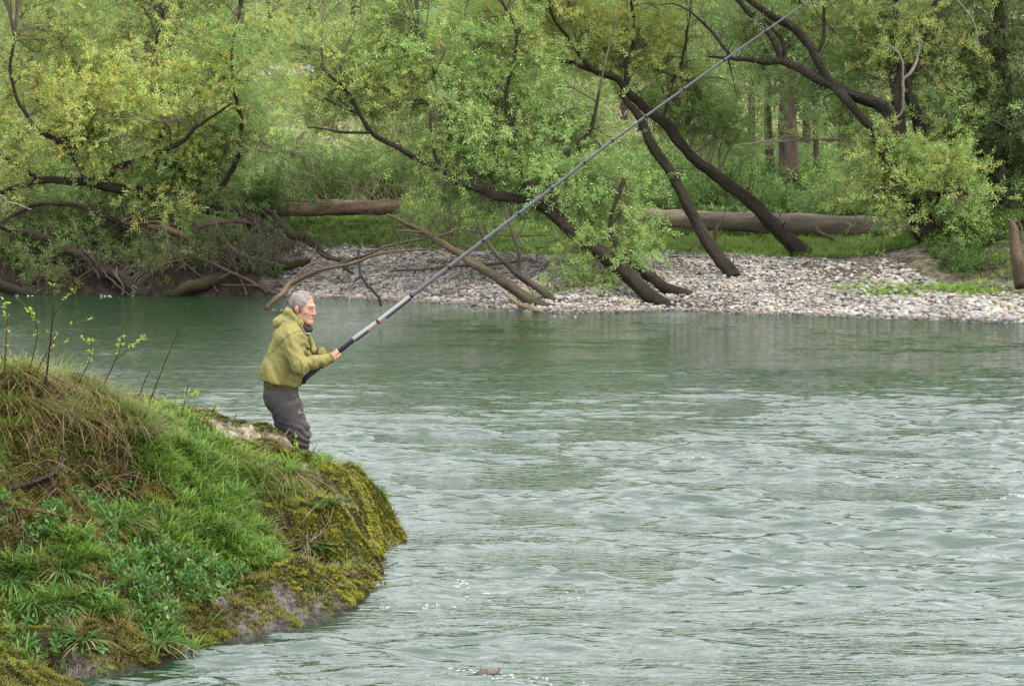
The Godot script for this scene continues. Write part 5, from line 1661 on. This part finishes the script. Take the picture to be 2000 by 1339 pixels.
func angler() -> void:
	var foot := at(585, 948, MAN_Z)
	var t := thing("person", "angler in olive hooded jacket and grey trousers on the mossy rock, holding a rod", "person", foot)
	var yaw := deg_to_rad(24.0)
	var dip := deg_to_rad(-9.0)
	var head := Transform3D(Basis(Vector3.UP, -yaw) * Basis(Vector3.BACK, dip), P(594, 594, 0.0))
	var rod_a := P(583, 746, 0.02)
	var rod_d := (P(665, 680, 0.02) - rod_a).normalized()
	var grip_near := rod_a + rod_d * ((P(657, 687).x - rod_a.x) / rod_d.x)
	var grip_far := rod_a + rod_d * ((P(643, 687).x - rod_a.x) / rod_d.x) + rod_d * -0.02
	var wrist_near := P(645, 692, 0.115)
	var wrist_far := P(627, 686, -0.07)
	var el_near := P(592, 704, 0.235)
	var el_far := P(604, 702, -0.2)
	var sh_near := P(570, 654, 0.165)
	var sh_far := P(582, 654, -0.165)
	var knee_near := P(588, 850, 0.10)
	var knee_far := P(563, 846, -0.10)
	var ank_near := P(586, 930, 0.10)
	var ank_far := P(545, 930, -0.10)
	var hip_near := P(550, 765, 0.08)
	var hip_far := P(548, 765, -0.08)

	# --- body: one continuous skin surface
	var skin := MB.new()
	var flesh := Color(0.42, 0.235, 0.165)
	var f := Field.new(Vector3(-0.42, -0.02, -0.32), Vector3(0.45, 1.62, 0.36), 0.014)
	f.cap(P(572, 664, 0.07), P(552, 735, 0.06), 0.10, 0.10, 0.05)
	f.cap(P(572, 664, -0.07), P(552, 735, -0.06), 0.10, 0.10, 0.05)
	f.cap(P(576, 640, 0), P(589, 612, 0), 0.062, 0.058, 0.05)
	for s in [[sh_near, el_near, wrist_near], [sh_far, el_far, wrist_far]]:
		f.cap(P(574, 652, 0), s[0], 0.07, 0.055, 0.04)
		f.cap(s[0], s[1], 0.05, 0.042, 0.03)
		f.cap(s[1], s[2], 0.042, 0.027, 0.02)
	for s in [[hip_near, knee_near, ank_near], [hip_far, knee_far, ank_far]]:
		f.cap(P(549, 757, 0), s[0], 0.09, 0.09, 0.04)
		f.cap(s[0], s[1], 0.09, 0.06, 0.03)
		f.cap(s[1], s[2], 0.058, 0.04, 0.02)
		f.cap(s[2], s[2] + Vector3(0.13, -0.05, 0.01), 0.04, 0.03, 0.02)
	f.into(skin, func(p: Vector3): return [p, flesh])
	# head
	f = Field.new(Vector3(-0.16, -0.22, -0.13), Vector3(0.17, 0.17, 0.13), 0.0045)
	f.ell(Vector3(-0.012, 0.035, 0), Vector3(0.098, 0.092, 0.076), Basis.IDENTITY, 0.02)
	f.ell(Vector3(0.035, -0.03, 0), Vector3(0.062, 0.09, 0.062), Basis.IDENTITY, 0.03)
	f.cap(Vector3(0.0, -0.075, 0.045), Vector3(0.075, -0.108, 0.014), 0.022, 0.022, 0.03)
	f.cap(Vector3(0.0, -0.075, -0.045), Vector3(0.075, -0.108, -0.014), 0.022, 0.022, 0.03)
	f.cap(Vector3(0.08, 0.028, 0.036), Vector3(0.09, 0.026, 0.008), 0.012, 0.012, 0.015)
	f.cap(Vector3(0.08, 0.028, -0.036), Vector3(0.09, 0.026, -0.008), 0.012, 0.012, 0.015)
	f.cap(Vector3(0.060, -0.022, 0.044), Vector3(0.070, -0.025, 0.03), 0.012, 0.011, 0.025)
	f.cap(Vector3(0.060, -0.022, -0.044), Vector3(0.070, -0.025, -0.03), 0.012, 0.011, 0.025)
	for s in [-1.0, 1.0]:
		f.cap(Vector3(0.104, 0.006, 0.030 * s), Vector3(0.100, 0.004, 0.040 * s), 0.013, 0.011, 0.012, true)
	f.cap(Vector3(0.092, 0.018, 0), Vector3(0.116, -0.032, 0), 0.010, 0.013, 0.010)
	f.cap(Vector3(0.104, -0.036, 0.012), Vector3(0.104, -0.036, -0.012), 0.009, 0.009, 0.008)
	f.cap(Vector3(0.094, -0.064, 0.018), Vector3(0.094, -0.064, -0.018), 0.008, 0.008, 0.008)
	f.cap(Vector3(0.092, -0.077, 0.016), Vector3(0.092, -0.077, -0.016), 0.009, 0.009, 0.008)
	f.cap(Vector3(0.103, -0.070, 0.0), Vector3(0.098, -0.079, 0.020), 0.003, 0.0025, 0.003, true)
	f.cap(Vector3(0.103, -0.070, 0.0), Vector3(0.098, -0.079, -0.020), 0.003, 0.0025, 0.003, true)
	f.cap(Vector3(0.086, -0.106, 0.008), Vector3(0.086, -0.106, -0.008), 0.016, 0.016, 0.02)
	for s in [-1.0, 1.0]:
		f.ell(Vector3(-0.008, -0.008, 0.078 * s), Vector3(0.021, 0.034, 0.009), Basis(Vector3.UP, 0.35 * s) * Basis(Vector3.BACK, 0.2), 0.006)
		f.ell(Vector3(-0.004, -0.006, 0.088 * s), Vector3(0.010, 0.018, 0.005), Basis.IDENTITY, 0.004)
	f.cap(Vector3(-0.035, -0.06, 0), Vector3(-0.06, -0.2, 0), 0.056, 0.058, 0.03)
	var face := MB.new()
	f.into(face, func(p: Vector3):
		var c := flesh * (1.0 + 0.12 * n_b.get_noise_3dv(p * 30.0))
		c = c.lerp(Color(0.46, 0.17, 0.13), exp(-pow((p - Vector3(0.09, -0.0705, 0)).length() / 0.024, 2.0)) * 0.6)
		c = c.lerp(Color(0.52, 0.21, 0.15), exp(-pow((p - Vector3(0.108, -0.03, 0)).length() / 0.03, 2.0)) * 0.5)
		c = c.lerp(Color(0.52, 0.22, 0.16), exp(-pow((p - Vector3(-0.008, -0.008, 0.08)).length() / 0.035, 2.0)) * 0.5)
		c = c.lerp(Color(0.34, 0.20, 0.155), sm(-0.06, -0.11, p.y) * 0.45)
		return [p, c])
	skin.join(face, head)
	# hands
	for hand in 2:
		var g: Vector3 = grip_near if hand == 0 else grip_far
		var w: Vector3 = wrist_near if hand == 0 else wrist_far
		var hm := Field.new(g - Vector3(0.11, 0.1, 0.13), g + Vector3(0.09, 0.09, 0.13), 0.004)
		var s := 1.0 if hand == 0 else -1.0
		var out := (Vector3(0, 0, s) - rod_d * rod_d.z * s).normalized()
		var upv := rod_d.cross(out) * (-1.0 if rod_d.cross(out).y < 0.0 else 1.0)
		# palm lies against the outer lower side of the rod, fingers close round its far side
		var palm := g + out * 0.020 - upv * 0.008
		hm.cap(w, palm - rod_d * 0.045 + out * 0.006, 0.028, 0.025, 0.02)
		for k in 4:
			var along := rod_d * (-0.030 + 0.021 * k)
			var root := g + along + out * 0.024 + upv * 0.004
			hm.cap(palm - rod_d * 0.03 + out * 0.006, root, 0.019, 0.0125, 0.014)
			var bend := [0.0, 0.0, 0.0, 0.0]
			var prev := root
			for j in 4:
				var a := 0.35 + j * 1.15
				var rr := 0.024
				var nx: Vector3 = g + along + out * cos(a) * rr - upv * sin(a) * rr * -1.0
				if j == 3:
					nx = nx.lerp(g + along, 0.1)
				hm.cap(prev, nx, 0.0098 - 0.0006 * j, 0.0092 - 0.0006 * j, 0.003)
				prev = nx
		var tb := palm - rod_d * 0.028 - upv * 0.012
		var tm := g + rod_d * 0.004 - upv * 0.026 + out * 0.012
		hm.cap(tb, tm, 0.014, 0.0115, 0.008)
		hm.cap(tm, g + rod_d * 0.036 - upv * 0.022 + out * 0.002, 0.0115, 0.0095, 0.004)
		hm.into(skin, func(p: Vector3): return [p, Color(0.47, 0.255, 0.20) * (1.0 + 0.15 * n_b.get_noise_3dv(p * 22.0))])
	put("body", skin.mesh(), M.skin, t)

	# eyes, eyebrows
	for s in [-1.0, 1.0]:
		var eye := SphereMesh.new()
		eye.radius = 0.0115
		eye.height = 0.023
		eye.radial_segments = 12
		eye.rings = 6
		var em := put("eye", eye, M.eye, t)
		em.transform = head * Transform3D(Basis(), Vector3(0.083, 0.004, 0.032 * s))
		var iris := SphereMesh.new()
		iris.radius = 0.006
		iris.height = 0.012
		iris.radial_segments = 8
		iris.rings = 4
		put("iris", iris, M.iris, em).position = Vector3(0.0072, -0.001, 0.001)
		var lid := MB.new()
		lid.tube(PackedVector3Array([Vector3(0.088, 0.013, 0.022 * s), Vector3(0.092, 0.0145, 0.031 * s), Vector3(0.084, 0.010, 0.043 * s)]), PackedFloat32Array([0.0045, 0.0055, 0.004]), 6, flesh * 0.8, flesh * 0.8)
		put("eyelid", lid.mesh(), M.skin, t).transform = head
		var brow := MB.new()
		brow.tube(PackedVector3Array([Vector3(0.101, 0.024, 0.012 * s), Vector3(0.098, 0.031, 0.028 * s), Vector3(0.083, 0.027, 0.048 * s)]), PackedFloat32Array([0.004, 0.005, 0.003]), 6, Color(0.22, 0.17, 0.14), Color(0.26, 0.21, 0.18), 0.3, n_b)
		put("eyebrow", brow.mesh(), M.hair, t).transform = head
	# hair
	f = Field.new(Vector3(-0.16, -0.12, -0.12), Vector3(0.14, 0.17, 0.12), 0.005)
	f.ell(Vector3(-0.018, 0.040, 0), Vector3(0.103, 0.096, 0.083), Basis.IDENTITY, 0.01)
	f.ell(Vector3(-0.055, -0.005, 0), Vector3(0.062, 0.075, 0.076), Basis.IDENTITY, 0.02)
	for s in [-1.0, 1.0]:
		f.cap(Vector3(0.018, 0.035, 0.072 * s), Vector3(0.016, -0.022, 0.074 * s), 0.013, 0.008, 0.01)
	f.cap(Vector3(0.13, 0.03, 0.0), Vector3(0.12, 0.03, 0.0), 0.078, 0.078, 0.01, true)
	for s in [-1.0, 1.0]:
		f.cap(Vector3(0.085, 0.005, 0.085 * s), Vector3(0.07, -0.06, 0.08 * s), 0.048, 0.05, 0.01, true)
		f.cap(Vector3(-0.006, -0.012, 0.095 * s), Vector3(-0.006, -0.03, 0.095 * s), 0.026, 0.026, 0.008, true)
	f.clip(Vector3(-0.06, -0.072, 0), Vector3(0.25, -1, 0).normalized())
	var hair := MB.new()
	f.into(hair, func(p: Vector3):
		var strand := n_b.get_noise_3dv(Vector3(p.x * 12.0, p.y * 45.0, p.z * 45.0))
		var c := Color(0.22, 0.19, 0.18).lerp(Color(0.11, 0.08, 0.065), sm(0.05, -0.01, p.y) * 0.75)
		return [p * (1.0 + 0.02 * strand), c * (1.0 + 0.6 * strand)])
	var count := hair.v.size()
	for i in 420:
		var p: Vector3 = hair.v[rng.randi() % count]
		var out := (p - Vector3(-0.02, 0.02, 0)).normalized()
		var flow := Vector3(-0.75, -0.45, 0.1 * signf(p.z))
		flow = (flow - out * flow.dot(out)).normalized()
		var tone := (Color(0.24, 0.21, 0.195) if p.y > 0.02 else Color(0.10, 0.075, 0.06)) * rng.randf_range(0.5, 1.4)
		var l := rng.randf_range(0.02, 0.045)
		hair.tube(PackedVector3Array([p - flow * l * 0.4, p + out * 0.0015, p + flow * l * 0.6]), PackedFloat32Array([0.0004, 0.0009, 0.0004]), 4, tone, tone, 0.0, null, false)
	put("hair", hair.mesh(), M.hair, t).transform = head

	# --- jacket
	var olive := Color(0.275, 0.247, 0.085)
	f = Field.new(Vector3(-0.42, 0.74, -0.36), Vector3(0.36, 1.42, 0.37), 0.0095)
	for s in [-1.0, 1.0]:
		f.cap(P(569, 660, 0.075 * s), P(549, 722, 0.075 * s), 0.130, 0.136, 0.06)
		f.cap(P(549, 722, 0.075 * s), P(545, 760, 0.075 * s), 0.136, 0.140, 0.05)
		f.cap(P(580, 690, 0.06 * s), P(566, 740, 0.06 * s), 0.085, 0.075, 0.05)
	f.cap(P(566, 648, 0.13), P(572, 648, -0.13), 0.095, 0.095, 0.06)
	f.cap(P(600, 652, 0.055), P(603, 690, 0.06), 0.038, 0.03, 0.04)
	f.cap(P(570, 640, 0), P(582, 622, 0), 0.10, 0.085, 0.05)
	var belt := P(546, 741, 0)
	var hem := Vector3(-17, -70, 0).normalized()
	f.clip(belt, hem)
	f.cap(sh_near, el_near, 0.080, 0.064, 0.025)
	f.cap(el_near, wrist_near.lerp(el_near, 0.5), 0.063, 0.050, 0.025)
	f.cap(wrist_near.lerp(el_near, 0.5), wrist_near, 0.054, 0.043, 0.03)
	f.cap(sh_far, el_far, 0.09, 0.075, 0.05)
	f.cap(el_far, wrist_far, 0.07, 0.045, 0.03)
	f.cap(wrist_near, wrist_near + (wrist_near - el_near).normalized() * 0.12, 0.033, 0.033, 0.008, true)
	f.cap(wrist_far, wrist_far + (wrist_far - el_far).normalized() * 0.12, 0.03, 0.03, 0.008, true)
	var jacket := MB.new()
	f.into(jacket, func(p: Vector3):
		# creases: across the elbow, hanging down the back, bunched above the hem
		var e := exp(-pow((p - el_near).length() / 0.11, 2.0))
		var along := p.dot((wrist_near - el_near).normalized())
		var fold := 0.008 * e * sin(along * 150.0 + 6.0 * n_a.get_noise_3dv(p * 9.0))
		fold += 0.026 * n_r.get_noise_3dv(Vector3(p.x * 4.2 + p.y * 1.6, p.y * 0.9, p.z * 4.0)) + 0.010 * n_b.get_noise_3dv(Vector3(p.x * 5.0 - p.y * 3.0, p.y * 4.0, p.z * 5.0))
		var pit := exp(-pow((p - P(592, 690, 0.14)).length() / 0.13, 2.0))
		fold += 0.013 * pit * sin((p.x * 0.8 + p.y) * 95.0 + 5.0 * n_a.get_noise_3dv(p * 7.0))
		fold += 0.012 * sm(0.98, 0.86, p.y) * n_b.get_noise_3dv(Vector3(p.x * 2.0, p.y * 9.0 + p.x * 5.0, p.z * 2.0))
		# the seam where the sleeve is set in
		var q := p - sh_near
		var seam := exp(-pow((q.dot((el_near - sh_near).normalized()) - 0.0 + 0.3 * q.x) / 0.008, 2.0)) * sm(0.08, 0.14, p.z)
		var d := (p - P(560, 690, 0))
		var n := Vector3(d.x, d.y * 0.3, d.z).normalized()
		return [p + n * (fold - 0.006 * seam), olive * (1.0 + 0.10 * n_b.get_noise_3dv(p * 5.0)) * (1.0 - 0.15 * seam)])
	put("jacket", jacket.mesh(), M.cloth, t)
	# cuffs and a stitched hem
	for w in [[wrist_near, el_near], [wrist_far, el_far]]:
		var dir: Vector3 = (w[0] - w[1]).normalized()
		var cuff := MB.new()
		cuff.tube(PackedVector3Array([w[0] + dir * 0.012, w[0] + dir * 0.032, w[0] + dir * 0.040]), PackedFloat32Array([0.047, 0.0455, 0.040]), 14, olive * 0.85, olive * 0.75, 0.06, n_b)
		put("cuff", cuff.mesh(), M.cloth, t)
	# hood bunched behind the neck, and the turned-up collar
	f = Field.new(Vector3(-0.30, 1.20, -0.2), Vector3(0.14, 1.50, 0.2), 0.009)
	f.ell(P(557, 619, 0), Vector3(0.090, 0.052, 0.115), Basis(Vector3.BACK, 0.45), 0.03)
	f.cap(P(570, 603, 0.072), P(590, 622, 0.084), 0.022, 0.026, 0.04)
	f.cap(P(570, 603, -0.072), P(590, 622, -0.084), 0.022, 0.026, 0.04)
	f.cap(P(566, 600, 0.06), P(566, 600, -0.06), 0.028, 0.028, 0.04)
	f.cap(P(590, 622, 0.084), P(603, 645, 0.062), 0.022, 0.016, 0.02)
	f.cap(P(590, 622, -0.084), P(603, 645, -0.062), 0.022, 0.016, 0.02)
	f.cap(P(545, 622, 0.06), P(578, 630, 0.09), 0.035, 0.035, 0.03)
	f.cap(P(545, 622, -0.06), P(578, 630, -0.09), 0.035, 0.035, 0.03)
	f.cap(P(586, 600, 0), P(582, 585, 0), 0.066, 0.08, 0.015, true)
	var hood := MB.new()
	f.into(hood, func(p: Vector3):
		var fold := 0.010 * n_r.get_noise_3dv(Vector3(p.x * 4.0, p.y * 7.0, p.z * 3.0)) + 0.006 * n_b.get_noise_3dv(p * 8.0)
		return [p + (p - P(570, 616, 0)).normalized() * fold, olive * 1.04 * (1.0 + 0.1 * n_b.get_noise_3dv(p * 7.0))])
	put("hood", hood.mesh(), M.cloth, t)
	# dark fleece collar at the throat, grey piping along the open front
	f = Field.new(Vector3(-0.02, 1.16, -0.12), Vector3(0.15, 1.38, 0.13), 0.007)
	for s in [-1.0, 1.0]:
		f.cap(P(590, 620, 0.082 * s), P(601, 636, 0.07 * s), 0.020, 0.022, 0.02)
		f.cap(P(601, 636, 0.07 * s), P(609, 637, 0.02 * s), 0.021, 0.018, 0.02)
		f.cap(P(600, 642, 0.045 * s), P(606, 636, 0.01 * s), 0.022, 0.024, 0.02)
	var fleece := MB.new()
	f.into(fleece, func(p: Vector3): return [p, Color(0.040, 0.035, 0.028) * (1.0 + 0.3 * n_b.get_noise_3dv(p * 20.0))])
	put("fleece_collar", fleece.mesh(), M.cloth, t)
	var piping := MB.new()
	piping.tube(PackedVector3Array([P(588, 611, 0.102), P(594, 630, 0.108), P(600, 643, 0.092), P(609, 645, 0.06)]), PackedFloat32Array([0.005, 0.006, 0.008, 0.010]), 6, Color(0.24, 0.22, 0.20), Color(0.34, 0.31, 0.28))
	put("collar_edge", piping.mesh(), M.cloth, t)
	var flap := MB.new()
	flap.tube(PackedVector3Array([P(607, 647, 0.06), P(611, 665, 0.065), P(611, 684, 0.055)]), PackedFloat32Array([0.010, 0.012, 0.009]), 6, olive * 0.55, olive * 0.55)
	put("front_flap", flap.mesh(), M.cloth, t)
	var pocket := MB.new()
	pocket.tube(PackedVector3Array([P(603, 669, 0.125), P(607, 673, 0.128), P(610, 674, 0.118)]), PackedFloat32Array([0.006, 0.011, 0.006]), 6, Color(0.03, 0.03, 0.02), Color(0.03, 0.03, 0.02))
	put("pocket_tab", pocket.mesh(), M.cloth, t)
	# brown jumper hem under the jacket
	f = Field.new(Vector3(-0.36, 0.72, -0.28), Vector3(0.06, 0.92, 0.28), 0.012)
	for s in [-1.0, 1.0]:
		f.cap(P(551, 720, 0.075 * s), P(545, 775, 0.075 * s), 0.130, 0.128, 0.05)
		f.cap(P(562, 730, 0.05 * s), P(560, 765, 0.05 * s), 0.085, 0.085, 0.05)
	f.clip(P(546, 756, 0), hem)
	f.clip(P(547, 738, 0), -hem)
	var jumper := MB.new()
	f.into(jumper, func(p: Vector3): return [p, Color(0.085, 0.065, 0.03) * (1.0 + 0.25 * n_b.get_noise_3dv(Vector3(p.x * 4.0, p.y * 30.0, p.z * 4.0)))])
	put("jumper_hem", jumper.mesh(), M.cloth, t)
	# trousers
	var grey := Color(0.072, 0.066, 0.070)
	f = Field.new(Vector3(-0.38, 0.02, -0.28), Vector3(0.20, 0.90, 0.30), 0.012)
	for s in [-1.0, 1.0]:
		f.cap(P(550, 752, 0.072 * s), P(550, 775, 0.072 * s), 0.119, 0.119, 0.05)
	f.cap(hip_near, knee_near, 0.122, 0.088, 0.03)
	f.cap(knee_near, ank_near, 0.084, 0.07, 0.03)
	f.cap(hip_far, knee_far, 0.12, 0.085, 0.03)
	f.cap(knee_far, ank_far, 0.08, 0.068, 0.03)
	f.cap(P(570, 790, 0.09), P(584, 830, 0.1), 0.09, 0.07, 0.04)
	f.clip(P(547, 746, 0), -hem)
	var trousers := MB.new()
	f.into(trousers, func(p: Vector3):
		var k := exp(-pow((p.y - knee_near.y) / 0.12, 2.0))
		var fold := 0.010 * k * sin(p.y * 120.0 + p.x * 60.0 + 6.0 * n_a.get_noise_3dv(p * 8.0))
		fold += 0.018 * n_r.get_noise_3dv(Vector3(p.x * 2.4 - p.y * 1.6, p.y * 2.2, p.z * 2.4)) + 0.004 * n_b.get_noise_3dv(p * 7.0)
		var d := Vector3(p.x - lerpf(knee_near.x, hip_near.x, sm(0.45, 0.75, p.y)), 0, p.z - signf(p.z) * 0.09)
		return [p + d.normalized() * fold, grey * (1.0 + 0.16 * n_b.get_noise_3dv(p * 6.0))])
	put("trousers", trousers.mesh(), M.cloth, t)
	# small pale stitched mark on the thigh
	var mark := MB.new()
	for q in [[590, 792, 590, 797], [588, 797, 591, 798], [593, 797, 594, 798], [596, 796, 598, 797]]:
		mark.tube(PackedVector3Array([P(q[0], q[1], 0.183), P(q[2], q[3], 0.180)]), PackedFloat32Array([0.0035, 0.0035]), 5, Color(0.55, 0.5, 0.48), Color(0.55, 0.5, 0.48))
	put("stitched_mark", mark.mesh(), M.cloth, t)
	# seams: yoke across the back of the jacket, side seam and pocket of the trousers
	var line := MB.new()
	line.tube(PackedVector3Array([P(589, 764, 0.165), P(578, 768, 0.19), P(566, 770, 0.196)]), PackedFloat32Array([0.003, 0.004, 0.003]), 5, grey * 0.4, grey * 0.4)
	line.tube(PackedVector3Array([P(597, 780, 0.16), P(597, 790, 0.165), P(598, 800, 0.165)]), PackedFloat32Array([0.0025, 0.003, 0.0025]), 5, grey * 1.8, grey * 1.8)
	put("pocket_seam", line.mesh(), M.cloth, t)
	var tassel := MB.new()
	for k in 4:
		tassel.tube(PackedVector3Array([P(594 + k * 1.6, 733, 0.05), P(594.5 + k * 1.6, 746 - absf(k - 1.0) * 2.0, 0.05)]), PackedFloat32Array([0.006, 0.004]), 5, Color(0.015, 0.015, 0.015), Color(0.02, 0.02, 0.02))
	put("hanging_strap", tassel.mesh(), M.cloth, t)
	for s in [[ank_near], [ank_far]]:
		var shoe := Field.new(s[0] + Vector3(-0.1, -0.12, -0.08), s[0] + Vector3(0.24, 0.08, 0.08), 0.01)
		shoe.cap(s[0] + Vector3(-0.02, -0.02, 0), s[0] + Vector3(-0.02, -0.06, 0), 0.05, 0.042, 0.02)
		shoe.cap(s[0] + Vector3(-0.02, -0.06, 0), s[0] + Vector3(0.15, -0.07, 0), 0.042, 0.036, 0.03)
		shoe.clip(s[0] + Vector3(0, -0.095, 0), Vector3.DOWN)
		var sb := MB.new()
		shoe.into(sb, func(p: Vector3): return [p, Color(0.10, 0.08, 0.06)])
		put("shoe", sb.mesh(), M.cloth, t)

	# --- the rod: a long telescopic pole, not quite square to the view
	var rod := thing("fishing_rod", "long tapering telescopic fishing rod with a black and white butt, slanting up to the right", "fishing rod", foot + rod_a)
	var flat := Vector3(rod_d.x, rod_d.y, 0).normalized()
	var tip := at(1580, 0, MAN_Z - 0.1) - foot
	var rows := [[0.0, 0.0245, 0], [0.13, 0.0245, 0], [0.435, 0.0245, 0], [0.50, 0.024, 1], [0.80, 0.022, 1], [1.02, 0.021, 1]]
	# place along the measured line in the photograph's plane: x of each joint
	var black := Color(0.018, 0.019, 0.024)
	var white := Color(0.27, 0.265, 0.265)
	var blank := Color(0.085, 0.09, 0.10)
	var marks := [[583, 746, 13.5, black], [625, 711, 13.0, black], [665, 680, 12.8, black], [694, 657, 12.2, white], [742, 622, 11.4, white], [808, 571, 10.6, blank], [882, 515, 9.6, blank], [950, 463, 8.8, blank], [1020, 410, 8.2, blank], [1085, 360, 7.4, blank], [1150, 309, 7.0, blank], [1205, 266, 6.4, blank], [1270, 219, 6.0, blank], [1345, 165, 5.6, blank], [1425, 108, 5.0, blank], [1505, 52, 4.4, blank], [1580, 0, 3.8, blank], [1700, -80, 3.2, blank], [1850, -172, 2.6, blank], [2020, -268, 2.0, blank], [2200, -360, 1.4, blank]]
	for i in marks.size() - 1:
		var a: Array = marks[i]
		var b: Array = marks[i + 1]
		var pa := P(a[0], a[1], 0.02 - 0.0002 * (a[0] - 583)) - rod_a
		var pb := P(b[0], b[1], 0.02 - 0.0002 * (b[0] - 583)) - rod_a
		var mb := MB.new()
		var ra: float = a[2] * 0.43 * PX
		var rb: float = b[2] * 0.43 * PX
		mb.tube(PackedVector3Array([pa, pa.lerp(pb, 0.5), pb]), PackedFloat32Array([ra, (ra + rb) * 0.5, rb]), 12, a[3], a[3])
		put("grip" if i < 3 else "section", mb.mesh(), M.gloss, rod)
		if i > 3:
			var ring := MB.new()
			var dir := (pb - pa).normalized()
			ring.tube(PackedVector3Array([pa - dir * 0.012, pa - dir * 0.008, pa + dir * 0.008, pa + dir * 0.012]), PackedFloat32Array([ra, ra * 1.16, ra * 1.16, ra]), 12, black, black)
			put("joint_ring", ring.mesh(), M.gloss, rod)
	# red band under the white part, black stripe along it
	var la := P(722, 637, 0.02) - rod_a
	var lb := P(756, 612, 0.02) - rod_a
	var nrm := Vector3(flat.y, -flat.x, 0)
	var band := MB.new()
	band.tube(PackedVector3Array([la + nrm * 0.016 + Vector3(0, 0, 0.013), lb + nrm * 0.015 + Vector3(0, 0, 0.013)]), PackedFloat32Array([0.004, 0.0035]), 8, Color(0.20, 0.03, 0.04), Color(0.20, 0.03, 0.04))
	put("red_band", band.mesh(), M.gloss, rod)
	for q in [[696, 656, 722, 637], [757, 611, 806, 573]]:
		var qa := P(q[0], q[1], 0.02) - rod_a
		var qb := P(q[2], q[3], 0.02) - rod_a
		var stripe := MB.new()
		stripe.tube(PackedVector3Array([qa + nrm * 0.015 + Vector3(0, 0, 0.007), qb + nrm * 0.013 + Vector3(0, 0, 0.007)]), PackedFloat32Array([0.0105, 0.0095]), 8, black, black)
		put("black_stripe", stripe.mesh(), M.gloss, rod)
